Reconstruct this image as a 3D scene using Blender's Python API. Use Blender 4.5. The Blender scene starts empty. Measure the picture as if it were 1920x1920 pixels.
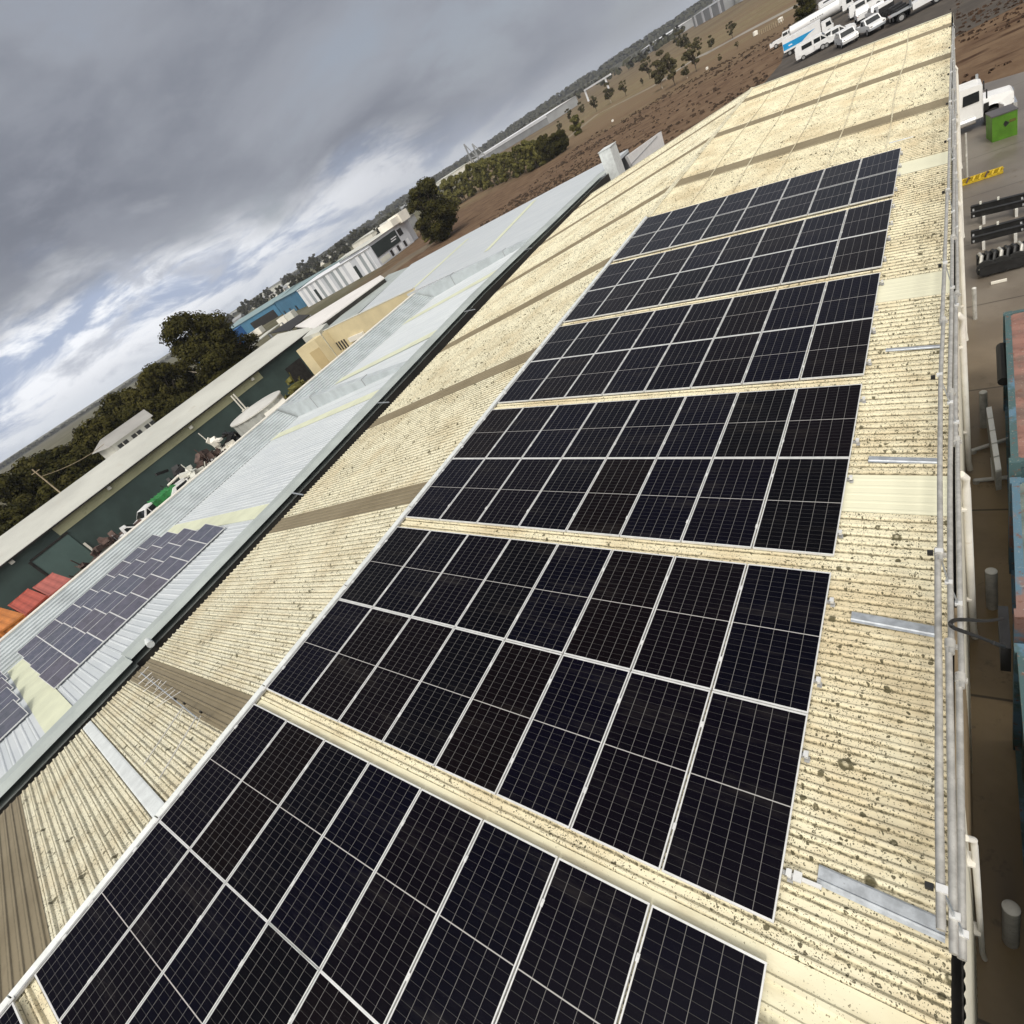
import bpy, math, random
from mathutils import Vector, Matrix, noise
random.seed(7)
scn = bpy.context.scene
col = scn.collection
R = math.radians
# ------------------------------------------------------------------ camera data
F = 1010.72
CAM = Vector((9.9, -0.056, 5.243))
RW = Matrix(((0.75712, 0.45510, -0.46877), (-0.02848, -0.69352, -0.71986), (-0.65271, 0.55838, -0.51211)))
# re-orthonormalise
_f = RW[2].normalized(); _r = (RW[0] - _f * RW[0].dot(_f)).normalized(); _d = _f.cross(_r)
RW = Matrix((_r, _d, _f))
def ray(x, y):
    return RW.transposed() @ Vector(((x - 960) / F, (y - 960) / F, 1.0))
def at(x, y, ax, val):
    """point of the place seen at photo pixel x,y on the plane axis=val"""
    d = ray(x, y); t = (val - CAM[ax]) / d[ax]
    return CAM + d * t
G = -5.5
def gnd(x, y, z=G):
    p = at(x, y, 2, z); return Vector((p.x, p.y, z))
def proj(P):
    c = RW @ (Vector(P) - CAM)
    return (960 + F * c.x / c.z, 960 + F * c.y / c.z)
def depth(P): return (RW @ (Vector(P) - CAM)).z

cam = bpy.data.cameras.new('camera'); co = bpy.data.objects.new('camera', cam); col.objects.link(co)
cam.sensor_width = 36; cam.lens = F / 1920 * 36; cam.clip_start = 0.05; cam.clip_end = 20000
m = Matrix.Identity(4)
for i in range(3):
    m[i][0] = RW[0][i]; m[i][1] = -RW[1][i]; m[i][2] = -RW[2][i]; m[i][3] = CAM[i]
co.matrix_world = m
scn.camera = co

# ------------------------------------------------------------------ materials
class NT:
    def __init__(s, name):
        s.m = bpy.data.materials.new(name); s.m.use_nodes = True
        s.t = s.m.node_tree; s.n = s.t.nodes; s.l = s.t.links
        s.b = s.n['Principled BSDF']
    def N(s, typ, **k):
        n = s.n.new(typ)
        for a, v in k.items(): setattr(n, a, v)
        return n
    def L(s, a, b): s.l.new(a, b)
    def val(s, sock, v):
        if isinstance(v, (int, float)): sock.default_value = v
        elif isinstance(v, (tuple, list)): sock.default_value = (*v, 1.0) if len(v) == 3 and sock.type == 'RGBA' else v
        else: s.L(v, sock)
    def math(s, op, a, b=0.0, c=0.0):
        n = s.N('ShaderNodeMath', operation=op)
        s.val(n.inputs[0], a); s.val(n.inputs[1], b)
        if op in ('MULTIPLY_ADD', 'SMOOTH_MIN', 'WRAP', 'COMPARE'): s.val(n.inputs[2], c)
        return n.outputs[0]
    def mix(s, f, a, b, bt='MIX'):
        n = s.N('ShaderNodeMix', data_type='RGBA', blend_type=bt)
        s.val(n.inputs[0], f); s.val(n.inputs[6], a); s.val(n.inputs[7], b)
        return n.outputs[2]
    def coord(s, kind='Object'): return s.N('ShaderNodeTexCoord').outputs[kind]
    def pos(s): return s.N('ShaderNodeNewGeometry').outputs['Position']
    def mp(s, vec, sc=(1, 1, 1), loc=(0, 0, 0), rot=(0, 0, 0)):
        n = s.N('ShaderNodeMapping'); s.L(vec, n.inputs[0]); n.inputs[1].default_value = loc; n.inputs[2].default_value = rot; n.inputs[3].default_value = sc
        return n.outputs[0]
    def noise(s, vec, scale, detail=4, rough=.55, dist=0):
        n = s.N('ShaderNodeTexNoise'); s.L(vec, n.inputs['Vector']); n.inputs['Scale'].default_value = scale
        n.inputs['Detail'].default_value = detail; n.inputs['Roughness'].default_value = rough; n.inputs['Distortion'].default_value = dist
        return n.outputs[0]
    def vor(s, vec, scale, feat='F1', rnd=1.0):
        n = s.N('ShaderNodeTexVoronoi', feature=feat); s.L(vec, n.inputs['Vector']); n.inputs['Scale'].default_value = scale; n.inputs['Randomness'].default_value = rnd
        return n
    def step(s, v, a, b):
        n = s.N('ShaderNodeMapRange', interpolation_type='SMOOTHSTEP'); s.val(n.inputs[0], v)
        n.inputs[1].default_value = a; n.inputs[2].default_value = b
        return n.outputs[0]
    def sep(s, vec):
        n = s.N('ShaderNodeSeparateXYZ'); s.L(vec, n.inputs[0]); return n.outputs
    def out(s, color, rough=.6, metal=0.0, bump=None, bs=.3, bd=.01, spec=None):
        s.val(s.b.inputs['Base Color'], color); s.val(s.b.inputs['Roughness'], rough); s.val(s.b.inputs['Metallic'], metal)
        if spec is not None: s.b.inputs['Specular IOR Level'].default_value = spec
        if bump is not None:
            n = s.N('ShaderNodeBump'); n.inputs['Strength'].default_value = bs; n.inputs['Distance'].default_value = bd
            s.L(bump, n.inputs['Height']); s.L(n.outputs[0], s.b.inputs['Normal'])
        return s.m

def plain(name, c, rough=.6, metal=0.0, var=.12, scale=3.0, bump=0, dirt=None, stretch=(1, 1, 1)):
    t = NT(name); p = t.mp(t.pos(), stretch)
    n = t.noise(p, scale, 5, .6)
    c2 = tuple(max(0, x * (1 - var * 2)) for x in c); c1 = tuple(min(1, x * (1 + var)) for x in c)
    k = t.mix(t.step(n, .3, .7), c2, c1)
    if dirt:
        n2 = t.noise(p, scale * 4.3, 6, .7)
        k = t.mix(t.step(n2, .55, .75), k, dirt)
    return t.out(k, rough, metal, n if bump else None, .4, bump or .01)

MAT = {}
RIB = .166
def roof_mat(name, base, tan, spot, dens=.5, rib=RIB, rib_shade_dirt=1.0, speck=1.0):
    t = NT(name); P = t.pos(); s = t.sep(P)
    big = t.noise(P, .55, 4, .6); patch = t.noise(P, .9, 4, .65)
    k = t.mix(t.math('MULTIPLY', t.step(big, .42, .68), .8), base, tan)
    k = t.mix(t.math('MULTIPLY', t.step(t.noise(t.mp(P, (.7, 3, 1)), 2.1, 5, .7), .5, .7), .5), k, tan)
    k = t.mix(t.math('MULTIPLY', t.step(t.noise(t.mp(P, (.35, 1.1, 1)), 2.6, 6, .7), .50, .74), .5), k, tuple(x * .72 + y * .5 for x, y in zip(tan, spot)))
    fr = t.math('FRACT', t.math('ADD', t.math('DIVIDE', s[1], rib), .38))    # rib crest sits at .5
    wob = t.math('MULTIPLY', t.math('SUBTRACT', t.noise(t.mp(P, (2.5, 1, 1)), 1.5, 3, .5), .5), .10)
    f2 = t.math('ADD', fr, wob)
    shade_lichen_c = tuple(x * 1.25 for x in spot)
    if rib_shade_dirt > 0:
        # rib shade painted along the near foot with dirt flecks, thinner along the far foot
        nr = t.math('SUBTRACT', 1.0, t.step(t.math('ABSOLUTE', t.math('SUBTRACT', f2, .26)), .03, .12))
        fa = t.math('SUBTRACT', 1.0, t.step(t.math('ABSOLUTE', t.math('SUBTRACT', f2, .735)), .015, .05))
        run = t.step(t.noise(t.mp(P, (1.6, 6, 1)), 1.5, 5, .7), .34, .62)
        k = t.mix(t.math('MULTIPLY', t.math('MULTIPLY', nr, t.math('ADD', .42, t.math('MULTIPLY', run, .45))), .85 * rib_shade_dirt), k, tuple(x * .36 + y * .7 for x, y in zip(tan, spot)))
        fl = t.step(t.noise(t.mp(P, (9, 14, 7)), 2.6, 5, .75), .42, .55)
        k = t.mix(t.math('MULTIPLY', t.math('MULTIPLY', nr, fl), .85 * rib_shade_dirt), k, spot)
        k = t.mix(t.math('MULTIPLY', t.math('MULTIPLY', fa, t.math('ADD', .35, t.math('MULTIPLY', run, .5))), .8 * rib_shade_dirt), k, shade_lichen_c)
    # lichen: rings and rounds with soft ragged rims, in loose colonies, heavier toward the eave
    dv = t.N('ShaderNodeVectorMath', operation='ADD'); t.L(P, dv.inputs[0])
    sc = t.N('ShaderNodeVectorMath', operation='SCALE'); sc.inputs['Scale'].default_value = .045
    nn = t.N('ShaderNodeTexNoise'); t.L(P, nn.inputs['Vector']); nn.inputs['Scale'].default_value = 26; nn.inputs['Detail'].default_value = 4
    t.L(nn.outputs['Color'], sc.inputs[0]); t.L(sc.outputs[0], dv.inputs[1])
    PD = t.mp(dv.outputs[0], (1, 1, .2))
    eave = t.math('MULTIPLY', t.step(s[0], 7.5, 9.8), .12)
    col_ = t.math('ADD', t.math('MULTIPLY', patch, .9), eave)
    for scale, rad, thr in ((3.4, .26, .16), (8.0, .30, .10), (19.0, .34, 0.04), (42.0, .38, -.02), (85.0, .42, -.04)):
        v = t.vor(PD, scale)
        rndc = t.sep(v.outputs['Color'])[0]
        lim = t.math('MULTIPLY', t.step(t.math('ADD', rndc, col_), 1.50 + thr - .42 * dens, 1.88 + thr - .42 * dens), rad)
        mask = t.step(t.math('SUBTRACT', lim, v.outputs['Distance']), -.01, .055)
        core = t.step(t.math('SUBTRACT', t.math('MULTIPLY', lim, .45), v.outputs['Distance']), -.02, .06)
        ring = t.math('MULTIPLY', core, t.step(t.sep(v.outputs['Color'])[1], .55, .6))
        k = t.mix(t.math('MULTIPLY', t.math('SUBTRACT', mask, t.math('MULTIPLY', ring, .6)), .95 * speck), k, spot if scale > 10 else shade_lichen_c)
    fine = t.noise(P, 60, 4, .7)
    k = t.mix(t.math('MULTIPLY', t.step(fine, .55, .72), .25 * speck), k, tan)
    return t.out(k, .62, 0, fine, .15, .003, .35)

CREAM = (.77, .715, .525)
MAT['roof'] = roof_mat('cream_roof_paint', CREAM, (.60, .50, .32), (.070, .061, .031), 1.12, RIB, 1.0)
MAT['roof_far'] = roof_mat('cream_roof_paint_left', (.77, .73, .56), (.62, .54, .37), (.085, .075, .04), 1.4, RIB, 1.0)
MAT['sky_cream'] = roof_mat('cream_fibreglass_sheet', (.76, .72, .53), (.64, .56, .38), (.13, .11, .06), .45, RIB, .0, .8)
MAT['sky_clean'] = plain('pale_fibreglass_sheet', (.74, .72, .54), .45, 0, .03, .6)
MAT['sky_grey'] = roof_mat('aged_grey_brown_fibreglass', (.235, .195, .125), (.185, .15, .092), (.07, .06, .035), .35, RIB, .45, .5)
MAT['galv'] = plain('galvanised_steel', (.50, .53, .56), .42, .55, .12, 9.0, 0, (.38, .4, .42))
MAT['galv_light'] = plain('bright_galvanised_cap', (.72, .75, .74), .5, .15, .06, 4.0, 0, (.55, .57, .56))
MAT['tube'] = plain('galvanised_tube', (.47, .46, .43), .45, .3, .12, 9.0, 0, (.33, .31, .28))
MAT['alu'] = plain('anodised_aluminium', (.74, .74, .73), .38, .25, .05, 8.0)
MAT['alu_dull'] = plain('dull_aluminium_rail', (.45, .45, .45), .45, .4, .1, 8.0)
MAT['black'] = plain('black_rubber', (.012, .012, .012), .6, 0, .1, 8)
MAT['gutter'] = plain('dark_gutter_bed', (.02, .018, .016), .8, 0, .3, 3)
MAT['wall_cream'] = plain('cream_wall_sheet', (.74, .70, .58), .55, 0, .05, 1.2, 0, (.6, .54, .42), (1, 1, .3))
MAT['white_pvc'] = plain('white_pvc', (.82, .79, .72), .45, 0, .05, 2, 0, (.7, .64, .54))
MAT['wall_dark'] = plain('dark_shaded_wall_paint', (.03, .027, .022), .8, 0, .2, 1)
MAT['door_brown'] = plain('brown_roller_door', (.23, .17, .10), .6, 0, .1, 2)
MAT['white'] = plain('white_vehicle_paint', (.80, .80, .80), .3, 0, .04, 1.5, 0, (.68, .67, .64))
MAT['glass'] = plain('dark_vehicle_glass', (.015, .018, .02), .08, 0, .1, 2)
MAT['tyre'] = plain('tyre_rubber', (.015, .015, .015), .8, 0, .1, 8)
MAT['rim'] = plain('steel_rim', (.5, .5, .5), .35, .6, .05, 8)
MAT['chrome'] = plain('bright_steel', (.8, .8, .8), .2, .9, .03, 8)
MAT['blackmetal'] = plain('black_painted_steel', (.012, .012, .013), .5, 0, .3, 6, 0, (.03, .028, .026))
MAT['green_bin'] = plain('lime_green_paint', (.075, .20, .012), .5, 0, .12, 2.2, 0, (.06, .13, .01))
MAT['grey_lid'] = plain('grey_plastic_lid', (.09, .085, .09), .5, 0, .08, 3)
MAT['yellow'] = plain('yellow_steel', (.55, .38, .02), .5, 0, .15, 5, 0, (.12, .07, .02))
MAT['post'] = plain('grey_bollard_paint', (.46, .45, .42), .6, 0, .12, 6, 0, (.2, .17, .13))
MAT['white_post'] = plain('white_bollard_cap', (.62, .61, .58), .6, 0, .08, 6)
def rusty(name, a, b, thr=.5):
    t = NT(name); P = t.pos(); n = t.noise(P, 1.3, 6, .62); n2 = t.noise(P, 9, 5, .7)
    k = t.mix(t.step(n, thr - .04, thr + .04), a, b)
    k = t.mix(t.step(n2, .56, .66), k, (.16, .075, .05))
    k = t.mix(t.step(t.noise(P, 25, 4, .7), .6, .7), k, (.32, .30, .27))
    return t.out(k, .65, 0, n2, .3, .004)
MAT['rust_red'] = rusty('rusty_red_container', (.24, .125, .10), (.17, .11, .09), .52)
MAT['rust_blue'] = rusty('weathered_teal_container', (.055, .105, .11), (.09, .17, .24), .55)
MAT['rust_blue2'] = rusty('weathered_blue_container', (.085, .16, .22), (.22, .13, .11), .54)
MAT['cont_grey'] = rusty('weathered_grey_green_container', (.12, .155, .14), (.17, .18, .17), .5)
MAT['cont_red'] = plain('red_container_paint', (.40, .075, .045), .6, 0, .1, .8, 0, (.3, .09, .06))
MAT['cont_pink'] = plain('faded_red_container_paint', (.38, .10, .075), .6, 0, .1, .8, 0, (.3, .12, .09))
MAT['cont_orange'] = plain('orange_container_paint', (.50, .17, .03), .6, 0, .12, .8, 0, (.38, .15, .05))
MAT['blueroof'] = None
def blueroof():
    t = NT('pale_blue_metal_roof'); P = t.pos(); n = t.noise(t.mp(P, (.25, 2.2, 1)), 1.1, 5, .65)
    k = t.mix(t.step(n, .35, .7), (.52, .555, .575), (.60, .63, .645))
    k = t.mix(t.math('MULTIPLY', t.step(t.noise(t.mp(P, (1.2, .5, 1)), 1.3, 4, .6), .5, .7), .35), k, (.50, .53, .58))
    fr = t.math('FRACT', t.math('DIVIDE', t.sep(P)[1], .76)); k = t.mix(t.math('MULTIPLY', t.math('SUBTRACT', 1.0, t.step(fr, .02, .05)), .45), k, (.30, .33, .33))
    k = t.mix(t.math('MULTIPLY', t.step(t.noise(t.mp(P, (.8, 4, 1)), 2.3, 6, .75), .6, .78), .35), k, (.38, .39, .36))
    return t.out(k, .38, .0, n, .1, .01)
MAT['blueroof'] = blueroof()
MAT['blueroof_face'] = plain('pale_green_grey_parapet', (.46, .50, .515), .5, 0, .08, 1.0, 0, None, (1, 1, 1))
MAT['sky_yellow'] = plain('yellowed_fibreglass', (.66, .68, .50), .5, 0, .05, .9)
MAT['cap_grey'] = plain('grey_green_capping', (.42, .46, .44), .45, .1, .08, .5, 0, (.36, .4, .38))
MAT['cap_white'] = plain('off_white_capping', (.78, .75, .67), .5, 0, .04, .5)
MAT['green_wall'] = plain('dark_green_cladding', (.045, .072, .066), .6, 0, .12, .35)
MAT['green_door'] = plain('grey_green_roller_door', (.085, .135, .125), .55, 0, .06, .5)
MAT['shed_roof'] = plain('light_grey_shed_roof', (.52, .52, .47), .55, 0, .07, .15, 0, (.48, .46, .40), (1, 1, 1))
MAT['shed_roof2'] = plain('grey_white_shed_roof', (.76, .73, .70), .5, 0, .05, .15)
MAT['band'] = plain('translucent_yellow_band', (.40, .40, .25), .55, 0, .1, .25, 0, (.28, .28, .17))
MAT['cream_block'] = plain('cream_block_wall', (.62, .53, .33), .75, 0, .06, .5)
MAT['cream_block2'] = plain('ochre_block_panel', (.46, .36, .19), .75, 0, .05, .5)
MAT['fac_white'] = plain('white_tilt_panel', (.72, .73, .76), .6, 0, .03, .2)
MAT['fac_grey'] = plain('grey_tilt_panel', (.30, .33, .35), .6, 0, .05, .2)
MAT['fac_light'] = plain('light_grey_tilt_panel', (.52, .54, .58), .6, 0, .04, .2)
MAT['fac_dark'] = plain('charcoal_panel', (.02, .03, .028), .5, 0, .1, .2)
MAT['blue_wall'] = plain('steel_blue_cladding', (.065, .19, .31), .6, 0, .08, .2)
MAT['bright_blue'] = plain('bright_blue_cladding', (.04, .22, .62), .55, 0, .06, .2)
MAT['teal_roof'] = plain('pale_teal_roof', (.24, .33, .34), .55, 0, .08, .1)
MAT['far_pale'] = plain('far_pale_cladding', (.60, .60, .54), .6, 0, .08, .1)
MAT['far_grey'] = plain('far_grey_cladding', (.30, .31, .32), .6, 0, .08, .1)
MAT['tin'] = plain('plain_tin_tank', (.44, .45, .42), .5, .2, .08, .5)
MAT['tin_light'] = plain('pale_tank_roof', (.62, .61, .57), .5, .1, .05, .5)
MAT['house_roof'] = plain('grey_house_roof', (.33, .32, .30), .6, 0, .08, .3)
MAT['house_wall'] = plain('white_house_wall', (.66, .65, .60), .6, 0, .06, .3)
MAT['win'] = plain('dark_window', (.03, .03, .032), .15, 0, .1, 1)
MAT['wood'] = plain('weathered_timber', (.34, .27, .18), .8, 0, .12, 2)
MAT['junk'] = plain('brown_scrap', (.09, .055, .045), .8, 0, .3, 1.5, 0, (.28, .24, .2))
MAT['green_load'] = plain('green_machinery_paint', (.03, .22, .06), .5, 0, .2, 2, 0, (.25, .35, .2))
MAT['deco_blue'] = plain('bright_sky_blue_vinyl', (.01, .33, .70), .4, 0, .1, .8)
MAT['bark'] = plain('grey_bark', (.10, .08, .06), .9, 0, .2, 3)
MAT['bark_pale'] = plain('pale_gum_bark', (.42, .36, .28), .8, 0, .15, 1.5)

def leaf_mat(name, a, b, c):
    t = NT(name); P = t.pos(); oi = t.N('ShaderNodeObjectInfo').outputs['Random']
    n = t.noise(P, .55, 3, .6)
    k = t.mix(t.step(n, .38, .62), a, b)
    k = t.mix(t.math('MULTIPLY', t.step(t.noise(P, 2.5, 3, .6), .5, .7), .7), k, c)
    k = t.mix(t.math('MULTIPLY', oi, .35), k, c)
    return t.out(k, .9, 0, None, spec=.06)
MAT['leaf_dark'] = leaf_mat('dark_foliage', (.018, .019, .006), (.042, .040, .011), (.080, .068, .018))
MAT['leaf_olive'] = leaf_mat('olive_foliage', (.060, .060, .020), (.11, .102, .032), (.17, .155, .05))
MAT['leaf_gum'] = leaf_mat('gum_foliage', (.040, .036, .022), (.075, .068, .034), (.11, .095, .045))
MAT['leaf_far'] = leaf_mat('distant_foliage', (.030, .032, .022), (.055, .055, .036), (.085, .080, .050))

def cell_mat(name, W, H, ncol, nrow, base, line, w1, w2, alu=False, rough=.11):
    t = NT(name); O = t.coord('Object'); s = t.sep(O)
    oi = t.N('ShaderNodeObjectInfo').outputs['Random']
    def lines(c, size, n, w):
        p = size / n
        fr = t.math('FRACT', t.math('ADD', t.math('DIVIDE', c, p), 100.0))
        d = t.math('MULTIPLY', t.math('ABSOLUTE', t.math('SUBTRACT', t.math('FRACT', t.math('ADD', fr, .5)), .5)), p)
        return t.math('SUBTRACT', 1.0, t.step(d, w * .4, w * .6))
    lx = lines(s[0], W, ncol, w1); ly = lines(s[1], H, nrow, w2)
    pr = NT  # noqa
    tint = t.N('ShaderNodeValToRGB'); t.L(oi, tint.inputs[0])
    e = tint.color_ramp.elements; e[0].position = 0; e[0].color = (*base, 1); e[1].position = 1
    e[1].color = (base[0] * (1.08 if alu else 2.3), base[1] * (.95 if alu else 1.2), base[2] * (.95 if alu else .8), 1)
    m_ = e.new(.45); m_.color = (base[0] * .95, base[1] * .98, base[2] * (1.08 if alu else 3.0), 1)
    # each cell a slightly different shade
    cx = t.math('FLOOR', t.math('DIVIDE', s[0], W / ncol)); cy = t.math('FLOOR', t.math('DIVIDE', s[1], H / nrow))
    cmb = t.N('ShaderNodeCombineXYZ'); t.L(cx, cmb.inputs[0]); t.L(cy, cmb.inputs[1]); t.L(t.math('MULTIPLY', oi, 57.0), cmb.inputs[2])
    wn = t.N('ShaderNodeTexWhiteNoise'); t.L(cmb.outputs[0], wn.inputs[0])
    k = t.mix(t.math('MULTIPLY', wn.outputs[0], .35), tint.outputs[0], (base[0] * 2.2, base[1] * 1.9, base[2] * 2.0))
    ln2 = tuple(x * (.32 if alu else .17) for x in line)
    k = t.mix(t.math('MULTIPLY', ly, .8), k, ln2)
    k = t.mix(lx, k, tuple(x * (.62 if alu else .40) for x in line))
    mid = t.math('SUBTRACT', 1.0, t.step(t.math('ABSOLUTE', s[1]), .004, .007)) if not alu else t.math('SUBTRACT', 1.0, t.step(t.math('ABSOLUTE', s[0]), .008, .014))
    k = t.mix(mid, k, line)
    t.b.inputs['Coat Weight'].default_value = .0
    dust = t.noise(t.pos(), 2.0, 4, .6)
    k = t.mix(t.math('MULTIPLY', t.step(t.noise(t.mp(t.pos(), (.5, 2.5, 1)), 1.1, 5, .7), .5, .75), .035), k, (.30, .27, .22))
    r = t.math('ADD', t.math('MULTIPLY', dust, .10), rough - .03)
    return t.out(k, r, 0, None, spec=.3 if alu else .10)
PW, PL = 1.04, 2.078
MAT['cell'] = cell_mat('monocrystalline_cells_under_glass', PW - .03, PL - .03, 6, 24, (.0015, .0013, .0020), (.40, .385, .37), .0055, .0034)
MAT['cell2'] = cell_mat('older_grey_blue_cells_under_glass', 1.60, .98, 10, 6, (.075, .082, .105), (.58, .59, .60), .002, .002, True, .3)

# ------------------------------------------------------------------ object helpers
def tag(o, label=None, cat=None, group=None, kind=None):
    if label: o['label'] = label
    if cat: o['category'] = cat
    if group: o['group'] = group
    if kind: o['kind'] = kind
    return o
def empty(name, loc=(0, 0, 0), rz=0, label=None, cat=None, group=None, scale=1.0):
    o = bpy.data.objects.new(name, None); col.objects.link(o); o.empty_display_size = .2
    o.location = loc; o.rotation_euler = (0, 0, rz); o.scale = (scale,) * 3
    return tag(o, label, cat, group)
class MB:
    def __init__(s): s.v = []; s.f = []; s.mi = []; s.cur = 0
    def add(s, vs, fs):
        b = len(s.v); s.v += [tuple(v) for v in vs]
        for f in fs: s.f.append([b + i for i in f]); s.mi.append(s.cur)
        return s
    def box(s, x0, x1, y0, y1, z0, z1):
        v = [(x, y, z) for z in (z0, z1) for y in (y0, y1) for x in (x0, x1)]
        return s.add(v, [(0, 2, 3, 1), (4, 5, 7, 6), (0, 1, 5, 4), (2, 6, 7, 3), (0, 4, 6, 2), (1, 3, 7, 5)])
    def obox(s, c, ax, ay, az):
        c, ax, ay, az = map(Vector, (c, ax, ay, az))
        v = [c + ax * i + ay * j + az * k for k in (-1, 1) for j in (-1, 1) for i in (-1, 1)]
        return s.add(v, [(0, 2, 3, 1), (4, 5, 7, 6), (0, 1, 5, 4), (2, 6, 7, 3), (0, 4, 6, 2), (1, 3, 7, 5)])
    def bar(s, p, q, w, h=None, up=(0, 0, 1)):
        p, q = Vector(p), Vector(q); d = (q - p); up = Vector(up); side = d.cross(up)
        if side.length < 1e-6: side = Vector((1, 0, 0))
        side.normalize(); u = side.cross(d).normalized()
        return s.obox((p + q) / 2, d / 2, side * w / 2, u * (h or w) / 2)
    def prism(s, poly, off):
        """poly: 3D loop; off: vector of extrusion"""
        n = len(poly); off = Vector(off); a = [Vector(p) for p in poly]
        v = a + [p + off for p in a]
        fs = [tuple(range(n))[::-1], tuple(range(n, 2 * n))] + [(i, (i + 1) % n, n + (i + 1) % n, n + i) for i in range(n)]
        return s.add(v, fs)
    def tube(s, pts, r, n=8, cap=True):
        pts = [Vector(p) for p in pts]; rings = []
        for i, p in enumerate(pts):
            d = (pts[min(i + 1, len(pts) - 1)] - pts[max(i - 1, 0)]).normalized()
            a = d.cross(Vector((0, 0, 1)))
            if a.length < .05: a = d.cross(Vector((1, 0, 0)))
            a.normalize(); b = d.cross(a)
            rr = r[i] if isinstance(r, (list, tuple)) else r
            rings.append([p + (a * math.cos(2 * math.pi * k / n) + b * math.sin(2 * math.pi * k / n)) * rr for k in range(n)])
        v = [q for rg in rings for q in rg]; fs = []
        for i in range(len(pts) - 1):
            for k in range(n):
                fs.append((i * n + k, i * n + (k + 1) % n, (i + 1) * n + (k + 1) % n, (i + 1) * n + k))
        if cap: fs += [tuple(range(n))[::-1], tuple(range((len(pts) - 1) * n, len(pts) * n))]
        return s.add(v, fs)
    def quad(s, a, b, c, d): return s.add([a, b, c, d], [(0, 1, 2, 3)])
    def build(s, name, mt, parent=None, world=False, smooth=False):
        me = bpy.data.meshes.new(name)
        vs = s.v
        if parent is not None and world:
            L = parent.location; vs = [(v[0] - L.x, v[1] - L.y, v[2] - L.z) for v in vs]
        me.from_pydata(vs, [], s.f); me.update()
        mts = mt if isinstance(mt, (list, tuple)) else [mt]
        for q in mts: me.materials.append(q)
        if len(mts) > 1:
            for i, p in enumerate(me.polygons): p.material_index = s.mi[i]
        if smooth:
            for p in me.polygons: p.use_smooth = True
            me.set_sharp_from_angle(angle=R(40))
        o = bpy.data.objects.new(name, me); col.objects.link(o)
        if parent is not None: o.parent = parent
        return o
def children(o): return [c for c in bpy.data.objects if c.parent == o]
def copy_tree(o, parent=None, kids=None):
    c = o.copy(); col.objects.link(c); c.parent = parent
    for ch in list(o.children): copy_tree(ch, c)
    return c
def inst(proto, used, loc, rz=0, scale=1.0, label=None, group=None):
    """first call moves the thing itself, later calls copy it"""
    o = proto if not used else copy_tree(proto)
    used.append(o)
    o.location = loc; o.rotation_euler = (0, 0, rz)
    o.scale = scale if isinstance(scale, tuple) else (scale,) * 3
    if label: o['label'] = label
    if group: o['group'] = group
    return o

# ------------------------------------------------------------------ our roof
PR = R(6.8); PLF = R(6.5)
XR = -.16                        # ridge line X
DROP = .105                      # roof pan lies this far below the panel faces
def rp(u, v, h=0.0):             # point of the right slope: u down the slope, v along, h above the PANEL plane
    return Vector((u * math.cos(PR) + h * math.sin(PR), v, -u * math.sin(PR) + h * math.cos(PR)))
ZR = -XR * math.tan(PR) * 0 + .018
def lp(u, v, h=0.0):             # left slope, u >0 going left from the ridge
    return Vector((XR - u * math.cos(PLF) - h * math.sin(PLF), v, ZR - u * math.sin(PLF) + h * math.cos(PLF)))
Y0, Y1 = -6.0, 44.6
EAVE = 9.72
def left_len(y):
    pts = [(-6, 8.3), (-3, 8.45), (1, 8.7), (7, 9.35), (14, 9.9), (33, 12.0), (45, 12.6)]
    for (a, la), (b, lb) in zip(pts, pts[1:]):
        if y <= b: return (la + (lb - la) * (y - a) / (b - a)) / math.cos(PLF)
    return 12.6
def ribbed(fn, u0, u1f, v0, v1, lift=0.0, rib=RIB, rh=.036, bw=.032, tw=.014, base=-DROP):
    """ribbed sheet; ribs run down the slope (u). fn(u,v,h)->point"""
    mb = MB(); prof = []
    k = math.floor(v0 / rib)
    while k * rib < v1 + rib:
        c = k * rib + rib * .12
        prof += [(c - bw, 0), (c - bw * .72, rh * .5), (c - tw, rh * .93), (c, rh), (c + tw, rh * .93), (c + bw * .72, rh * .5), (c + bw, 0)]
        k += 1
    prof = [(v, h) for v, h in prof if v0 <= v <= v1]
    prof = [(v0, 0)] + prof + [(v1, 0)]
    vs = []; fs = []
    for i, (v, h) in enumerate(prof):
        e = u1f(v) if callable(u1f) else u1f
        vs += [fn(u0, v, base + lift + h), fn(e, v, base + lift + h)]
    for i in range(len(prof) - 1):
        a = 2 * i; fs.append((a, a + 1, a + 3, a + 2))
    mb.add(vs, fs); return mb

wh = empty('warehouse', (0, 0, G), 0, 'long cream ribbed metal warehouse roof that carries the black solar panels, lichen spotted', 'warehouse')
strips = [(.27, .98), (6.62, 7.40), (13.05, 14.05), (20.9, 21.95), (26.9, 28.0), (34.2, 35.15), (40.9, 41.95)]
lstrips = [(-4.1, -3.08), (.27, .95), (6.25, 7.0), (12.6, 13.4), (19.2, 20.1), (26.7, 27.7), (34.0, 34.9), (40.7, 41.6)]
def gaps(st):
    out = []; y = Y0
    for a, b in st: out.append((y, a)); y = b
    out.append((y, Y1)); return out
rr = MB()
for a, b in gaps(strips):
    q = ribbed(rp, -.10, EAVE, a, b); rr.add(q.v, q.f)
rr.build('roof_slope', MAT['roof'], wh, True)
rl = MB()
for a, b in gaps(lstrips):
    q = ribbed(lp, 0, left_len, a, b); rl.add(q.v, q.f)
rl.build('roof_slope', MAT['roof_far'], wh, True)
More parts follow.
